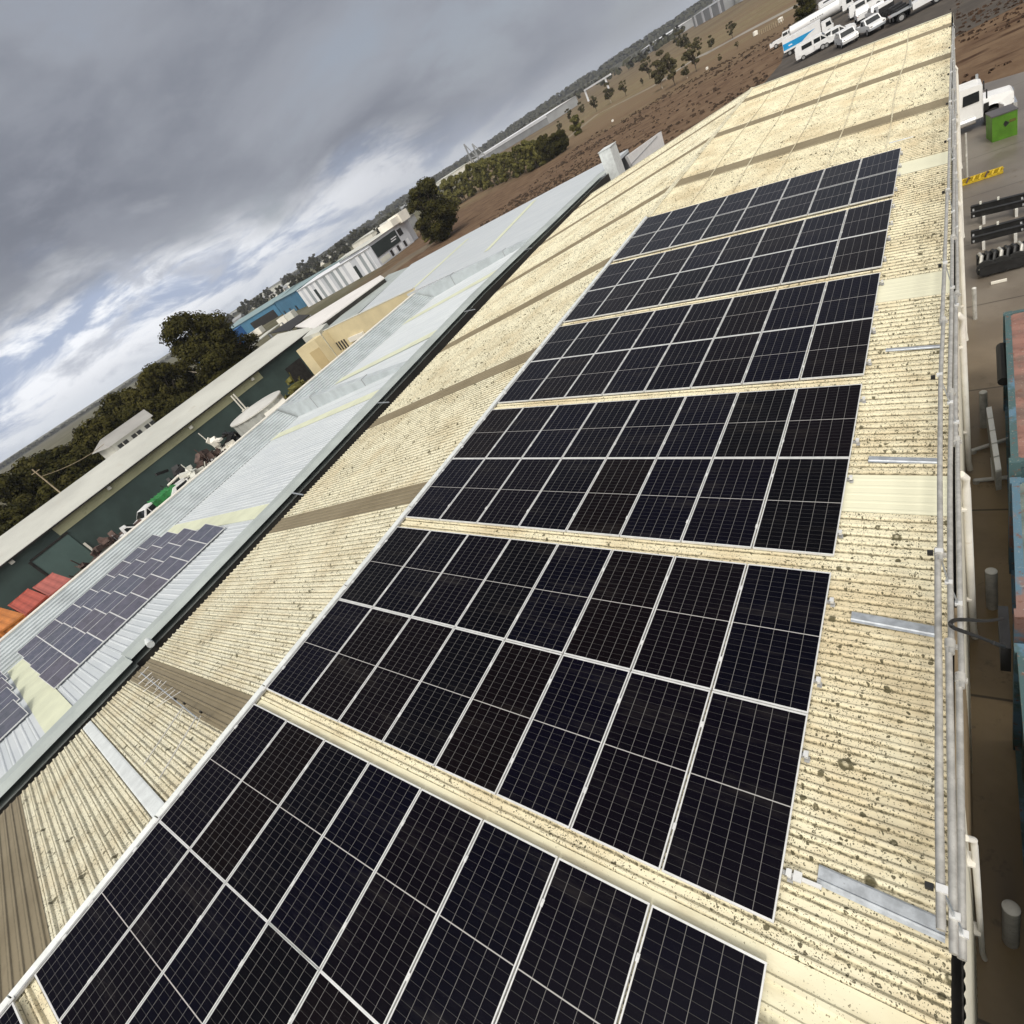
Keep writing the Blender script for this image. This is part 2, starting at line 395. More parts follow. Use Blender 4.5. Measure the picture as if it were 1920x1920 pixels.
for i, (a, b) in enumerate(strips):
    if i == 0:
        q = MB()
        prof = [(a, .0), (a + .12, 0), (a + .14, .03), (a + .18, .03), (a + .20, 0), (a + .27, 0), (a + .285, .02), (a + .31, .02), (a + .325, 0), (b - .25, 0), (b - .23, .03), (b - .19, .03), (b - .17, 0), (b, 0)]
        vs = []
        for v, h in prof: vs += [rp(-.1, v, -DROP + h + .006), rp(EAVE, v, -DROP + h + .006)]
        q.add(vs, [(2 * j, 2 * j + 1, 2 * j + 3, 2 * j + 2) for j in range(len(prof) - 1)])
        q.build('skylight_sheet', MAT['sky_cream'], wh, True)
    else:
        q = ribbed(rp, -.10, EAVE, a - .02, b + .02, .012, RIB, .004 if i < 4 else .02)
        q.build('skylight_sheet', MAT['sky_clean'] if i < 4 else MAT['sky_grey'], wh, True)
for i, (a, b) in enumerate(lstrips):
    q = ribbed(lp, 0, left_len, a - .02, b + .02, .010, RIB, .02, .03, .014)
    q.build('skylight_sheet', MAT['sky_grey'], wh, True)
# sheet laps that run along the building on the far half
for u in (1.6, 3.2, 4.8, 6.4, 8.0):
    mb = MB()
    y = 23.6
    while y < Y1 - .3:
        mb.obox(rp(u + .05 * math.sin(y * .5 + u), y + .2, -DROP + .046), Vector((math.cos(PR), 0, -math.sin(PR))) * .022, (0, .2, 0), (0, 0, .004)); y += .4
    mb.build('sheet_lap', MAT['roof'], wh, True)
# ridge capping: bright galvanised beside the panels, cream beyond
def ridge(y0, y1, mt, wl, wr, hz):
    mb = MB()
    P = [lp(wl, y0, -DROP + .045), Vector((XR, y0, ZR + hz)), rp(wr, y0, -DROP + .05)]
    P2 = [p + Vector((0, y1 - y0, 0)) for p in P]
    lo = [p - Vector((0, 0, .03)) for p in P]; lo2 = [p - Vector((0, 0, .03)) for p in P2]
    mb.add(P + P2 + lo + lo2, [(0, 1, 4, 3), (1, 2, 5, 4), (6, 9, 10, 7), (7, 10, 11, 8), (0, 3, 9, 6), (2, 8, 11, 5), (0, 6, 7, 1), (1, 7, 8, 2), (3, 4, 10, 9), (4, 5, 11, 10)])
    mb.build('ridge_cap', mt, wh, True)
yy = Y0
while yy < 23.4:
    ridge(yy, min(yy + 2.38, 23.5), MAT['galv_light'], .19, -.10, .012); yy += 2.4
ridge(23.52, Y1, MAT['roof_far'], .14, .02, .0)
# gutter, fascia, barge, walls
g = MB()
XE = rp(EAVE, 0, -DROP).x; ZE = rp(EAVE, 0, -DROP).z
g.add([(XE - .03, Y0, ZE - .02), (XE - .03, Y1, ZE - .02), (XE - .03, Y1, ZE - .16), (XE - .03, Y0, ZE - .16), (XE + .062, Y1, ZE - .16), (XE + .062, Y0, ZE - .16), (XE + .062, Y1, ZE - .02), (XE + .062, Y0, ZE - .02)],
      [(0, 1, 2, 3), (3, 2, 4, 5), (5, 4, 6, 7)])
g.build('gutter', MAT['gutter'], wh, True)
XW = XE + .078
w = MB()   # vertically ribbed wall, one profile along Y
def ribwall(y0, y1, z0, z1, X=XW, pitch=.09, dep=.012):
    vs = []; n = int((y1 - y0) / pitch) + 1
    prof = []
    for i in range(n):
        y = y0 + i * pitch; prof += [(y, 0), (y + pitch * .3, dep), (y + pitch * .6, dep), (y + pitch * .9, 0)]
    prof = [p for p in prof if p[0] < y1] + [(y1, 0)]
    for y, d in prof: vs += [(X + d, y, z0), (X + d, y, z1)]
    return vs, [(2 * i, 2 * i + 2, 2 * i + 3, 2 * i + 1) for i in range(len(prof) - 1)]
w.add(*ribwall(Y0, 2.95, G, ZE + .0)); w.add(*ribwall(5.1, Y1, G, ZE + .0, pitch=.19))
g2 = MB(); g2.box(XE + .064, XW - .002, Y0, Y1, ZE - .3, ZE - .03); g2.build('gutter_lip', MAT['gutter'], wh, True)
w.build('side_wall', MAT['wall_cream'], wh, True)
d = MB(); d.box(XW - .05, XW + .0, 2.96, 5.09, G, ZE - .02)
for k in range(20): d.box(XW, XW + .008, 2.96, 5.09, G + .1 + k * .2, G + .22 + k * .2)
d.build('roller_door', MAT['door_brown'], wh, True)
e = MB(); zf = [(lp(left_len(Y1), 0, -DROP).x, lp(left_len(Y1), 0, -DROP).z), (XR, ZR - DROP), (XE, ZE)]
e.add([(zf[0][0], Y1 - .02, G), (zf[0][0], Y1 - .02, zf[0][1] - .03), (zf[1][0], Y1 - .02, zf[1][1] - .03), (zf[2][0], Y1 - .02, zf[2][1] - .03), (zf[2][0], Y1 - .02, G)], [(0, 1, 2, 3, 4)])
for yy in range(-6, 44, 2):
    a, b = lp(left_len(yy), yy, -DROP), lp(left_len(yy + 2), yy + 2, -DROP)
    e.add([(a.x, a.y, a.z - .02), (b.x, b.y, b.z - .02), (b.x, b.y, G), (a.x, a.y, G)], [(0, 1, 2, 3)])
e.add([(zf[0][0], Y0, G), (zf[0][0], Y0, zf[0][1]), (zf[1][0], Y0, zf[1][1]), (XE, Y0, ZE), (XE, Y0, G)], [(4, 3, 2, 1, 0)])
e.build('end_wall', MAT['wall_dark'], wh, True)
ba = MB()
for s_, fn, L in ((1, rp, EAVE), (-1, lp, left_len(Y1))):
    a = fn(0, Y1, -DROP + .05); b = fn(L, Y1, -DROP + .05)
    a2 = fn(0, Y1 - .22, -DROP + .05); b2 = fn(L, Y1 - .22, -DROP + .05)
    ba.add([a, b, b2, a2, a + Vector((0, .01, -.25)), b + Vector((0, .01, -.25))], [(0, 1, 2, 3), (0, 4, 5, 1)])
ba.build('barge_capping', MAT['sky_clean'], wh, True)
# downpipes on the right wall
for y, r_ in ((2.62, .030), (7.7, .055), (12.4, .055), (18.2, .055), (25.5, .055), (33.0, .055)):
    mb = MB(); x = XW + .075
    mb.tube([(XW + .02, y - .1, ZE - .12), (x, y - .05, ZE - .25), (x, y, ZE - .5), (x, y, G + .35), (x + .02, y, G + .1)], r_, 10)
    for z in (ZE - .9, G + 1.2): mb.box(XW + .012, x, y - .07, y + .07, z, z + .04)
    mb.build('downpipe', MAT['white_pvc'], wh, True, True)
# galvanised patches over the sheet on the eave side
for (u0, u1, va, vb) in ((8.75, 9.68, 1.62, 1.80), (8.75, 9.62, 4.63, 4.80), (8.71, 9.6, 7.70, 7.86), (8.75, 9.6, 10.95, 11.08), (8.1, 8.75, 24.3, 24.4)):
    mb = MB(); dv = (vb - va)
    P = [(va, .033), (va + dv * .18, .036), (va + dv * .26, .05), (va + dv * .34, .036), (vb - dv * .1, .036), (vb, .026)]
    vs = []
    for v, h in P: vs += [rp(u0, v, -DROP + h), rp(u1, v - .05, -DROP + h)]
    mb.add(vs, [(2 * j, 2 * j + 1, 2 * j + 3, 2 * j + 2) for j in range(len(P) - 1)])
    mb.build('flashing_patch', MAT['galv'], wh, True)
mb = MB(); P = [(-1.27, .033), (-1.24, .04), (-1.06, .04), (-1.03, .033)]; vs = []
for v, h in P: vs += [lp(.15, v, -DROP + h), lp(8.55, v, -DROP + h)]
mb.add(vs, [(2 * j, 2 * j + 1, 2 * j + 3, 2 * j + 2) for j in range(3)])
mb.build('flashing_patch', MAT['galv_light'], wh, True)
# purlin straps seen on the near left slope
for y in (-.15, -1.45):
    pass

# ------------------------------------------------------------------ solar panels
bands = [(-3.29, .853), (1.155, 5.325), (5.64, 9.81), (10.13, 14.30), (14.62, 18.80), (19.16, 23.22)]
S = 1.06
def make_panel():
    t = empty('solar_panel', (0, 0, 0), 0, 'black solar panel', 'solar panel')
    fr = MB(); W, H, T = PW / 2, PL / 2, .035; fw = .0145
    # upper lip and outer skirt
    fe = .021
    for (x0, x1, y0, y1) in ((-W, W, -H, -H + fe), (-W, W, H - fe, H), (-W, -W + fw, -H + fe, H - fe), (W - fw, W, -H + fe, H - fe)):
        fr.box(x0, x1, y0, y1, -T, 0)
    fr.build('frame', MAT['alu'], t)
    gl = MB(); gl.box(-W + fw, W - fw, -H + fe, H - fe, -.008, -.003); gl.build('cell_face', MAT['cell'], t)
    return t
pp = make_panel(); used = []
names = ['nearest', 'second nearest', 'third nearest', 'fourth nearest', 'fifth nearest', 'farthest']
ordn = ['first', 'second', 'third', 'fourth', 'fifth', 'sixth', 'seventh', 'eighth']
def place_panel(u, v, label, group):
    o = inst(pp, used, rp(u, v, 0), 0, 1.0, label, group)
    o.rotation_euler = (0, PR, 0)
    return o
for bi, (a, b) in enumerate(bands):
    mid = (a + b) / 2
    for r_ in range(2):
        v = a + PL / 2 if r_ == 0 else b - PL / 2
        for c in range(8):
            u = (c + .5) * S + random.uniform(-.002, .002)
            if depth(rp(u, v)) < .6: continue
            place_panel(u, v + random.uniform(-.003, .003), 'black solar panel, %s from the ridge, %s row of the %s block' % (ordn[c], 'near' if r_ == 0 else 'far', names[bi]),
                        'panels of the %s block' % names[bi])
for c in range(3):
    place_panel((c + .5) * S, -3.29 - .30 - PL / 2, 'black solar panel at the bottom left corner of the photo, %s from the ridge' % ordn[c], 'panels cut off by the bottom left corner')
# mounting rails (each runs under one row, across the slope) with end clamps
def make_rail():
    t = empty('mounting_rail', (0, 0, 0), 0, 'rail', 'mounting rail')
    mb = MB(); mb.box(-.03, 8.535, -.02, .02, -.075, -.037)
    mb.build('rail_bar', MAT['alu_dull'], t)
    for x in (8.50, -.0):
        c = MB(); c.box(x, x + .035, -.035, .035, -.037, .006); c.box(x - .012, x + .02, -.03, .03, .002, .007)
        c.build('end_clamp', MAT['alu'], t)
    for i in range(1, 8):
        c = MB(); c.box(i * S - .016, i * S + .016, -.035, .035, -.01, .005); c.tube([(i * S, 0, .004), (i * S, 0, .012)], .007, 6)
        c.build('mid_clamp', MAT['alu'], t)
    for i in range(9):
        c = MB(); x = .1 + i * 1.05
        c.box(x, x + .05, -.02, -.006, -DROP, -.04); c.box(x - .0, x + .05, -.06, -.006, -DROP + .031, -DROP + .037)
        c.build('foot', MAT['alu_dull'], t)
    return t
rprt = make_rail(); rused = []
for bi, (a, b) in enumerate(bands):
    for r_, (v, nm) in enumerate(((a + .45, 'nearest'), (a + PL - .45, 'second'), (b - PL + .45, 'third'), (b - .45, 'farthest'))):
        o = inst(rprt, rused, rp(0 + random.uniform(-.02, .02), v, 0), 0, 1.0, 'aluminium rail under the %s block of black panels, %s of its four' % (names[bi], nm), 'mounting rails under the panels')
        o.rotation_euler = (0, PR, 0)
        if (bi == 1 and r_ == 0) or (bi == 0 and r_ == 3):
            e_ = MB(); e_.box(8.536, 8.78, -.018, .018, -.074, -.038); e_.build('rail_end', MAT['alu'], o)
            e_ = MB(); e_.box(8.55, 8.62, -.045, .045, -.037, -.005); e_.build('splice_clamp', MAT['alu'], o)
# ------------------------------------------------------------------ conduit between ridge cap and panels
t = empty('cable_tray', tuple(rp(-.07, -5, -DROP)), 0, 'long thin grey cable tray between the white ridge cap and the panels', 'cable tray')
mb = MB(); a = rp(-.065, -5.8, -.045); b = rp(-.065, 23.3, -.045); mb.bar(a, b, .05, .04)
mb.build('tray_channel', MAT['alu_dull'], t, True)
y = -4.8
while y < 23:
    mb = MB(); mb.obox(rp(-.065, y, -.02), (.03, 0, 0), (0, .04, 0), (0, 0, .006)); mb.build('tray_clip', MAT['alu'], t, True); y += 1.19

# ------------------------------------------------------------------ edge guard rails
gr = empty('guard_rail', (XE, 1.3, ZE), 0, 'three rail galvanised tube guardrail along the eave of the cream roof', 'guardrail')
def track(pts, Z):
    out = []
    for x, y in pts:
        p = at(x, y, 2, Z); out.append(p)
    return out
inner = [(1768, 1745), (1764, 1500), (1763, 1300), (1761, 1100), (1760, 900), (1762, 700), (1770, 560), (1776, 400), (1780, 250), (1784, 120), (1786, 50)]
mid_ = [(1792, 1790), (1787, 1500), (1783, 1300), (1779, 1100), (1779, 900), (1783, 700), (1786, 550), (1787, 400), (1788, 250), (1787, 120), (1787, 50)]
outr = [(1807, 1800), (1804, 1500), (1801, 1300), (1797, 1100), (1794, 900), (1793, 700), (1794, 550), (1793, 400), (1792, 250), (1790, 120), (1788, 50)]
for pts, Z, r0 in ((inner, -.12, .029), (mid_, -.62, .030), (outr, -.98, .030)):
    P = track(pts, Z)
    # resample into 6 m tubes that overlap at couplers
    def on(y):
        for p, q in zip(P, P[1:]):
            if p.y <= y <= q.y: return p.lerp(q, (y - p.y) / (q.y - p.y))
        return P[-1] if y > P[-1].y else P[0]
    y = P[0].y; k = 0
    cuts = {-.12: [4.9, 9.9, 15.5, 22, 28, 34, 40], -.62: [4.1, 8.6, 14.2, 20, 26, 32, 38], -.98: [3.95, 7.9, 12.4, 18.5, 24.5, 30.5, 36.5]}[Z] + [44.2]
    for c in cuts:
        ys = [y + (c - y) * i / 8 for i in range(9)]
        mb = MB(); off = .018 if k % 2 else -.018
        mb.tube([on(v) + Vector((off * .6, 0, off * .4)) for v in ys], r0 if k % 2 == 0 else r0 * .93, 12)
        mb.build('rail_tube', MAT['tube'], gr, True, True)
        cp = MB(); q = on(c)
        cp.tube([q + Vector((0, -.05, 0)), q + Vector((0, .05, 0))], r0 * 1.5, 10); cp.box(q.x - .02, q.x + .06, q.y - .02, q.y + .02, q.z - .06, q.z - .02)
        cp.build('coupler', MAT['post'], gr, True, True)
        y = c - .12; k += 1
# brackets on the near end and posts
for j, y in enumerate((1.62, 4.9, 8.3, 11.9, 15.5, 19, 22.5, 26, 30, 34, 38, 42)):
    mb = MB()
    def xz(lst, Z):
        P = track(lst, Z)
        for p, q in zip(P, P[1:]):
            if p.y <= y <= q.y: return p.lerp(q, (y - p.y) / (q.y - p.y))
        return P[-1]
    a, b, c = xz(inner, -.12), xz(mid_, -.62), xz(outr, -.98)
    mb.bar((XW - .01, y, ZE - .05), c, .03, .02); mb.bar(c, b, .03, .012); mb.bar(b, a, .03, .012)
    mb.build('post', MAT['galv'], gr, True)
    for q in (a, b, c):
        cl = MB(); cl.box(q.x - .034, q.x + .034, q.y - .026, q.y + .026, q.z + .005, q.z + .042); cl.box(q.x - .015, q.x + .015, q.y - .06, q.y + .06, q.z - .04, q.z + .0)
        cl.build('clamp', MAT['alu'], gr, True)
    ft = MB(); ft.box(a.x - .10, a.x - .05, y - .02, y + .02, a.z - .03, a.z + .02); ft.build('end_plug', MAT['black'], gr, True)

# ------------------------------------------------------------------ fallen antenna on the left slope
an = empty('tv_antenna', tuple(lp(5, .4, 0)), 0, 'thin metal antenna lying across the cream left slope beside the brown skylight strip', 'antenna')
def lpx(X, Y, h): return lp((XR - X) / math.cos(PLF), Y, h - DROP + .03)
A, B = lpx(-7.9, .52, .10), lpx(-1.25, .22, .22)
mb = MB(); mb.tube([A, B], .014, 6); mb.build('boom', MAT['galv'], an, True)
for (x, y0, y1, h) in ((-2.48, .3, -.86, .2), (-1.28, .24, -.84, .24)):
    mb = MB(); mb.tube([lpx(x - .05, y0, h), lpx(x, y1, .03)], .013, 6); mb.build('leg', MAT['tube'], an, True)
for i in range(12):
    f = .04 + i * .055 + random.uniform(-.015, .015); p = A.lerp(B, f); mb = MB()
    la, lb = random.uniform(.08, .30), random.uniform(.08, .30); tw = random.uniform(-.5, .5)
    mb.tube([p + Vector((-la * math.sin(tw), -la, random.uniform(-.03, .09))), p + Vector((lb * .4, lb * .8, random.uniform(-.03, .06)))], .0065, 5)
    mb.build('element', MAT['alu_dull'], an, True)
for x in (-3.1, -2.4, -1.25):
    q = lpx(x, .33, .24); mb = MB(); mb.tube([q, q + Vector((.03, -.0, .06))], .02, 6)
    mb.build('end_cap', MAT['black'], an, True)
for x in (-2.48, -1.3):
    mb = MB(); mb.tube([lpx(x - .3, .1, .02), lpx(x, .28, .2), lpx(x - .35, .3, .02)], .008, 5); mb.build('brace', MAT['alu'], an, True)

# ------------------------------------------------------------------ blue roofed neighbour
nb = empty('factory', (-20, 15, G), 0, 'neighbouring factory with pale blue stepped metal roof behind grey capping and parapets', 'factory')
PN = R(4.3); NX0, NZ0 = -10.85, -1.22
def npt(X, Y, h=0.0): return Vector((X, Y, NZ0 + (X - NX0) * math.tan(PN) + h))
XP = -28.2; ZPAR = -1.42
def capx(y):
    for (a, xa), (b, xb) in zip(capP, capP[1:]):
        if y <= b: return xa + (xb - xa) * max(0, y - a) / (b - a)
    return capP[-1][1]
capP = [(-8, -9.9), (-3.2, -10.0), (.7, -10.2), (.72, -10.45), (3, -10.55), (8, -10.95), (14, -11.6), (27, -13.0), (36, -13.1), (49, -13.2)]
def nsheet(x0, x1, y0, y1, h=0, rib=.25, rh=.02):
    mb = MB(); n = int((y1 - y0) / rib); vs = []; prof = []
    for i in range(n + 1):
        y = y0 + i * rib; prof += [(y, 0), (y + rib * .12, rh), (y + rib * .24, rh), (y + rib * .36, 0)]
    prof = [p for p in prof if p[0] < y1] + [(y1, 0)]
    for y, hh in prof: vs += [npt(capx(y) - .1, y, h + hh), npt(x1, y, h + hh)]
    mb.add(vs, [(2 * i, 2 * i + 1, 2 * i + 3, 2 * i + 2) for i in range(len(prof) - 1)]); return mb
Ys = [-8, 19.2, 37.2, 57.0]
for i in range(2):
    q = nsheet(NX0 - .1, XP + .02, Ys[i], Ys[i + 1]); q.build('roof_slope', MAT['blueroof'], nb, True)
# third, wider stretch of roof
q = MB()
NL = [(-14.0, 57.0), (-22, 57.3), (-36, 57.6), (-46.5, 57.2), (-40, 38.42), (-30.9, 38.42), (-13.4, 37.3)]
Z3 = lambda x: -1.24 - (-10.9 - x) * .008
q.add([(x, y, Z3(x)) for x, y in NL] + [(x, y, Z3(x) - .25) for x, y in NL], [tuple(range(7)), *[(i, (i + 1) % 7, 7 + (i + 1) % 7, 7 + i) for i in range(7)]])
q.build('roof_slope', MAT['blueroof'], nb, True)
def nstrip(x0, x1, y0, y1, h=.035):
    mb = MB(); mb.add([npt(x0, y0, h), npt(x1, y0, h), npt(x1, y1, h), npt(x0, y1, h)], [(0, 1, 2, 3)]); mb.build('skylight_sheet', MAT['sky_yellow'], nb, True)
nstrip(-11.3, -26.6, 7.25, 8.2); nstrip(-12.6, -27.9, 16.3, 17.2); nstrip(-13.3, -27.9, 23.1, 24.1); nstrip(-13.8, -27.9, 32.0, 33.2)
nstrip(-11.3, -27.9, -2.0, -1.1)
# strips on the wide stretch
def strip3(p0, p1, wd):
    a = at(*p0, 2, -1.36); b = at(*p1, 2, -1.36); mb = MB()
    for v in (a, b): v.z = Z3(v.x) + .02
    dirn = (b - a).normalized(); sd = Vector((-dirn.y, dirn.x, 0)) * wd / 2
    mb.quad(a - sd, b - sd, b + sd, a + sd); mb.build('skylight_sheet', MAT['sky_yellow'], nb, True)
strip3((775, 540), (877, 447), .6); strip3((912, 472), (1003, 376), .6)
# fascia line of the wide stretch
# left parapet, ribbed inside, white coping
def parapet(y0, y1):
    mb = MB()
    zt = ZPAR; zb = npt(XP, 0).z - .02
    n = 5
    for k in range(n):
        za = zb + (zt - zb) * k / n; zc = zb + (zt - zb) * (k + 1) / n
        mb.box(XP - .35, XP + (.05 if k % 2 else 0.0), y0, y1, za, zc - (.0 if k % 2 else .02))
    mb.build('parapet', MAT['blueroof_face'], nb, True)
    c = MB(); c.box(XP - .42, XP + .02, y0, y1 - .05, zt + .002, zt + .06); c.build('coping', MAT['cap_white'], nb, True)
parapet(Ys[0], Ys[1]); parapet(Ys[1], Ys[2])
# horizontal ribs reading on the parapet's slanting inner lining
for (y0, y1) in ((Ys[0], Ys[1] - .2), (Ys[1] + .3, Ys[2] - .2)):
    mb = MB(); z1 = ZPAR - .02; zb_ = npt(XP + 1.85, 0).z + .03
    mb.quad((XP + .06, y0, z1), (XP + 1.85, y0, zb_), (XP + 1.85, y1, zb_), (XP + .06, y1, z1))
    for k in range(8):
        f = (k + .3) / 8; x = XP + .06 + 1.79 * f; z = z1 + (zb_ - z1) * f
        mb.box(x - .045, x + .045, y0, y1, z - .03, z + .055)
    mb.build('box_gutter_lining', MAT['blueroof_face'], nb, True)
# transverse upstands: level top, taper out at the ridge side
for y in (Ys[1], Ys[2]):
    mb = MB(); XA = capx(y) - .3; zt = ZPAR + .02
    a = [(XP, zt), (XA, zt + .16), (XA, npt(XA, 0).z - .1), (XP, npt(XP, 0).z - .1)]
    n = len(a)
    mb.prism([(x, y - .05, z) for x, z in a], (0, .55, 0)); mb.build('upstand', MAT['blueroof_face'], nb, True)
    for x in (-17.5, -23.5):
        s_ = MB(); s_.box(x, x + .05, y - .075, y - .052, npt(x, 0).z, zt + .1); s_.box(x, x + .05, y - .05, y + .5, zt + .1, zt + .14); s_.build('joint_strip', MAT['far_grey'], nb, True)
# capping along the gap
mb = MB(); vs = []
for y, x in capP: vs += [(x + .35, y, -1.08), (x - .05, y, -.98), (x - .55, y, -1.0), (x - .6, y, -1.35), (x + .35, y, -1.3)]
fs = []
for i in range(len(capP) - 1):
    for k in range(4): fs.append((5 * i + k, 5 * i + k + 1, 5 * i + 6 + k, 5 * i + 5 + k))
mb.add(vs, fs); mb.build('capping', MAT['cap_grey'], nb, True)
mb = MB(); vs = []
for y, x in capP: vs += [(x + .33, y, -1.29), (x + .33, y, G)]
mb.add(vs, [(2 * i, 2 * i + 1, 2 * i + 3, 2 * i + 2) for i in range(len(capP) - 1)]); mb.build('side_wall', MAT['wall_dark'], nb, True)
mb = MB(); mb.box(XP - .3, XP - .1, Ys[0], Ys[2], G, ZPAR - .0); mb.build('side_wall', MAT['cream_block'], nb, True)
mb = MB(); vs = [(x, y, z) for x, y in NL[:6] for z in (G, Z3(x) - .25)]
mb.add(vs, [(2 * i, 2 * i + 2, 2 * i + 3, 2 * i + 1) for i in range(5)]); mb.build('end_wall', MAT['far_grey'], nb, True)
mb = MB(); Q = [at(x, y, 2, -1.62) for x, y in ((607, 620), (659, 598), (769, 499), (728, 515))]
mb.prism(Q, (0, 0, -.2)); mb.build('lower_roof', MAT['cap_grey'], nb, True)
# small stays between capping and our gutter
for y in (8.4, 14.7, 24, 33, 41):
    mb = MB(); x = -10.2 - max(0, (y - 8)) * .1; mb.bar((x - .3, y, -1.05), (x + .6, y - .1, -1.12), .05, .03); mb.build('stay', MAT['galv'], nb, True)
# stub of duct over the gap
mb = MB(); mb.tube([(-10.6, 1.45, -1.12), (-9.9, 1.35, -1.12)], .11, 10); mb.build('duct', MAT['galv_light'], nb, True, True)
# tall grey box and end panel at the far end of the capping
ch = empty('roof_duct', (-13.1, 51, -1.3), 0, 'tall grey sheet metal box standing at the far end of the grey capping', 'roof duct')
mb = MB(); P = [at(1172, 335, 0, -12.5), at(1186, 318, 0, -12.5)]
mb.box(-13.7, -12.6, 50.3, 51.7, -2.6, .25); mb.build('casing', MAT['galv_light'], ch, True)
mb = MB(); mb.box(-13.75, -12.55, 50.25, 51.75, .252, .29); mb.build('lid', MAT['galv_light'], ch, True)
ep = empty('end_parapet', (-12.9, 58, -2), 0, 'pale grey sheet end parapet just past the tall roof box, with a slanting seam', 'parapet')
a, b, c, d_ = [at(x, y, 0, -12.6) for x, y in ((1176, 292), (1240, 246), (1246, 272), (1190, 318))]
mb = MB(); mb.prism([a, b, c, d_], (-.25, 0, 0)); mb.build('sheet', MAT['white'], ep, True)
e0 = at(1182, 310, 0, -12.585); e1 = at(1232, 256, 0, -12.585); mb = MB(); mb.bar(e0, e1, .06, .03, (1, 0, 0)); mb.build('seam', MAT['far_grey'], ep, True)
mb = MB(); mb.box(-13.1, -12.7, 52.8, 62, G, -2.6); mb.build('wall', MAT['wall_dark'], ep, True)

# tilted older panels on the blue roof
def make_old():
    t = empty('tilted_solar_panel', (0, 0, 0), 0, 'p', 'solar panel')
    mb = MB(); W, H = .825, .5
    for (x0, x1, y0, y1) in ((-W, W, -H, -H + .02), (-W, W, H - .02, H), (-W, -W + .02, -H + .02, H - .02), (W - .02, W, -H + .02, H - .02)): mb.box(x0, x1, y0, y1, -.04, 0)
    mb.build('frame', MAT['alu'], t)
    mb = MB(); mb.box(-W + .02, W - .02, -H + .02, H - .02, -.01, -.004); mb.build('cell_face', MAT['cell2'], t)
    mb = MB()
    for y in (-.3, .3):
        mb.bar((-.75, y, -.05), (-.75 + .02, y, -.42), .03); mb.bar((-.8, y, -.05), (.8, y, -.05), .03)
    mb.build('rack', MAT['alu_dull'], t)
    return t
old = make_old(); oused = []
cols = [(-15.0, 'lowest'), (-18.2, 'second'), (-21.2, 'third'), (-24.2, 'topmost')]
TILT = R(9.5)
cname = ['nearest the grey capping', 'second from the grey capping', 'third from the grey capping', 'beside the ribbed parapet']
for ci, (x, _) in enumerate(cols):
    for r_ in range(8):
        y = -.62 + r_ * 1.005
        c = npt(x, y, .12) + Vector((-.8, 0, .80 * math.sin(TILT)))
        o = inst(old, oused, c, 0, 1.0, 'tilted grey panel, %s from far end, row %s' % (ordn[7 - r_], cname[ci]), 'tilted panels on the pale blue roof')
        o.rotation_euler = (0, TILT, 0)
for ci, (x, _) in enumerate(cols):
    for r_ in range(2):
        y = -2.57 - r_ * 1.005
        c = npt(x, y, .12) + Vector((-.8, 0, .80 * math.sin(TILT)))
        o = inst(old, oused, c, 0, 1.0, 'tilted grey panel at left photo edge, %s, row %s' % ('far one' if r_ == 0 else 'near one', cname[ci]), 'tilted panels at the left photo edge')
        o.rotation_euler = (0, TILT, 0)

# ------------------------------------------------------------------ cream block building beside the parapet
cb = empty('office_block', (-36, 30, G), 0, 'cream block office beyond the ribbed parapet with a dark barred window', 'office building')
ZC = -1.32
YF = 38.4
cA, cB = at(555, 658, 2, ZC), at(589, 637, 2, ZC)
def yf(x, y): return at(x, y, 1, YF - .02)
L0, L1 = at(598, 625, 1, YF), at(761, 548, 1, YF)
mb = MB(); mb.prism([(L0.x, YF, G), (L1.x + 1, YF, G), (L1.x + 1, YF, L1.z), (L0.x, YF, L0.z)], (0, .3, 0)); mb.build('wall', MAT['cream_block'], cb, True)
mb = MB(); mb.prism([(L0.x, YF - .03, L0.z + .002), (L1.x + 1, YF - .03, L1.z + .002), (L1.x + 1, YF - .03, L1.z + .06), (L0.x, YF - .03, L0.z + .06)], (0, .36, 0)); mb.build('coping', MAT['far_pale'], cb, True)
mb = MB(); F_ = [Vector((cA.x, cA.y, 0)), Vector((cB.x, cB.y, 0)), Vector((cB.x + .3, YF - .01, 0)), Vector((cA.x, YF - .01, 0))]
mb.prism([(p.x, p.y, G) for p in F_], (0, 0, ZC - G)); mb.build('porch_block', MAT['cream_block'], cb, True)
dA = (F_[1] - F_[0]); Lw = dA.length; dA.normalize(); nrm = Vector((dA.y, -dA.x, 0))
def onw(s, z, o=.02): p = F_[0] + dA * s; return Vector((p.x, p.y, 0)) + nrm * o + Vector((0, 0, z))
mb = MB(); mb.prism([onw(Lw * .45, G + .2), onw(Lw * .97, G + .2), onw(Lw * .97, ZC - .9), onw(Lw * .45, ZC - .9)], nrm * .03); mb.build('panel', MAT['cream_block2'], cb, True)
a, b, c, d_ = yf(612, 650), yf(644, 634), yf(652, 646), yf(622, 664)
wf = MB(); wf.prism([(a.x, YF - .03, a.z), (b.x, YF - .03, a.z), (b.x, YF - .03, d_.z), (a.x, YF - .03, d_.z)], (0, .02, 0)); wo = wf.build('window', MAT['win'], cb, True)
mb = MB(); wdt = (b.x - a.x)
for k in range(7): mb.box(a.x + wdt * (k + .25) / 7, a.x + wdt * (k + .55) / 7, YF - .07, YF - .04, d_.z, a.z)
mb.build('bars', MAT['cream_block'], cb, True)
a, b = yf(655, 632), yf(680, 618); mb = MB(); mb.box(a.x, b.x, YF - .35, YF - .04, a.z - .5, a.z); mb.build('awning', MAT['cap_white'], cb, True)
gb = empty('lift_box', (cB.x, cB.y, G), 0, 'plain grey rendered box at the corner where the green shed meets the cream office', 'annex')
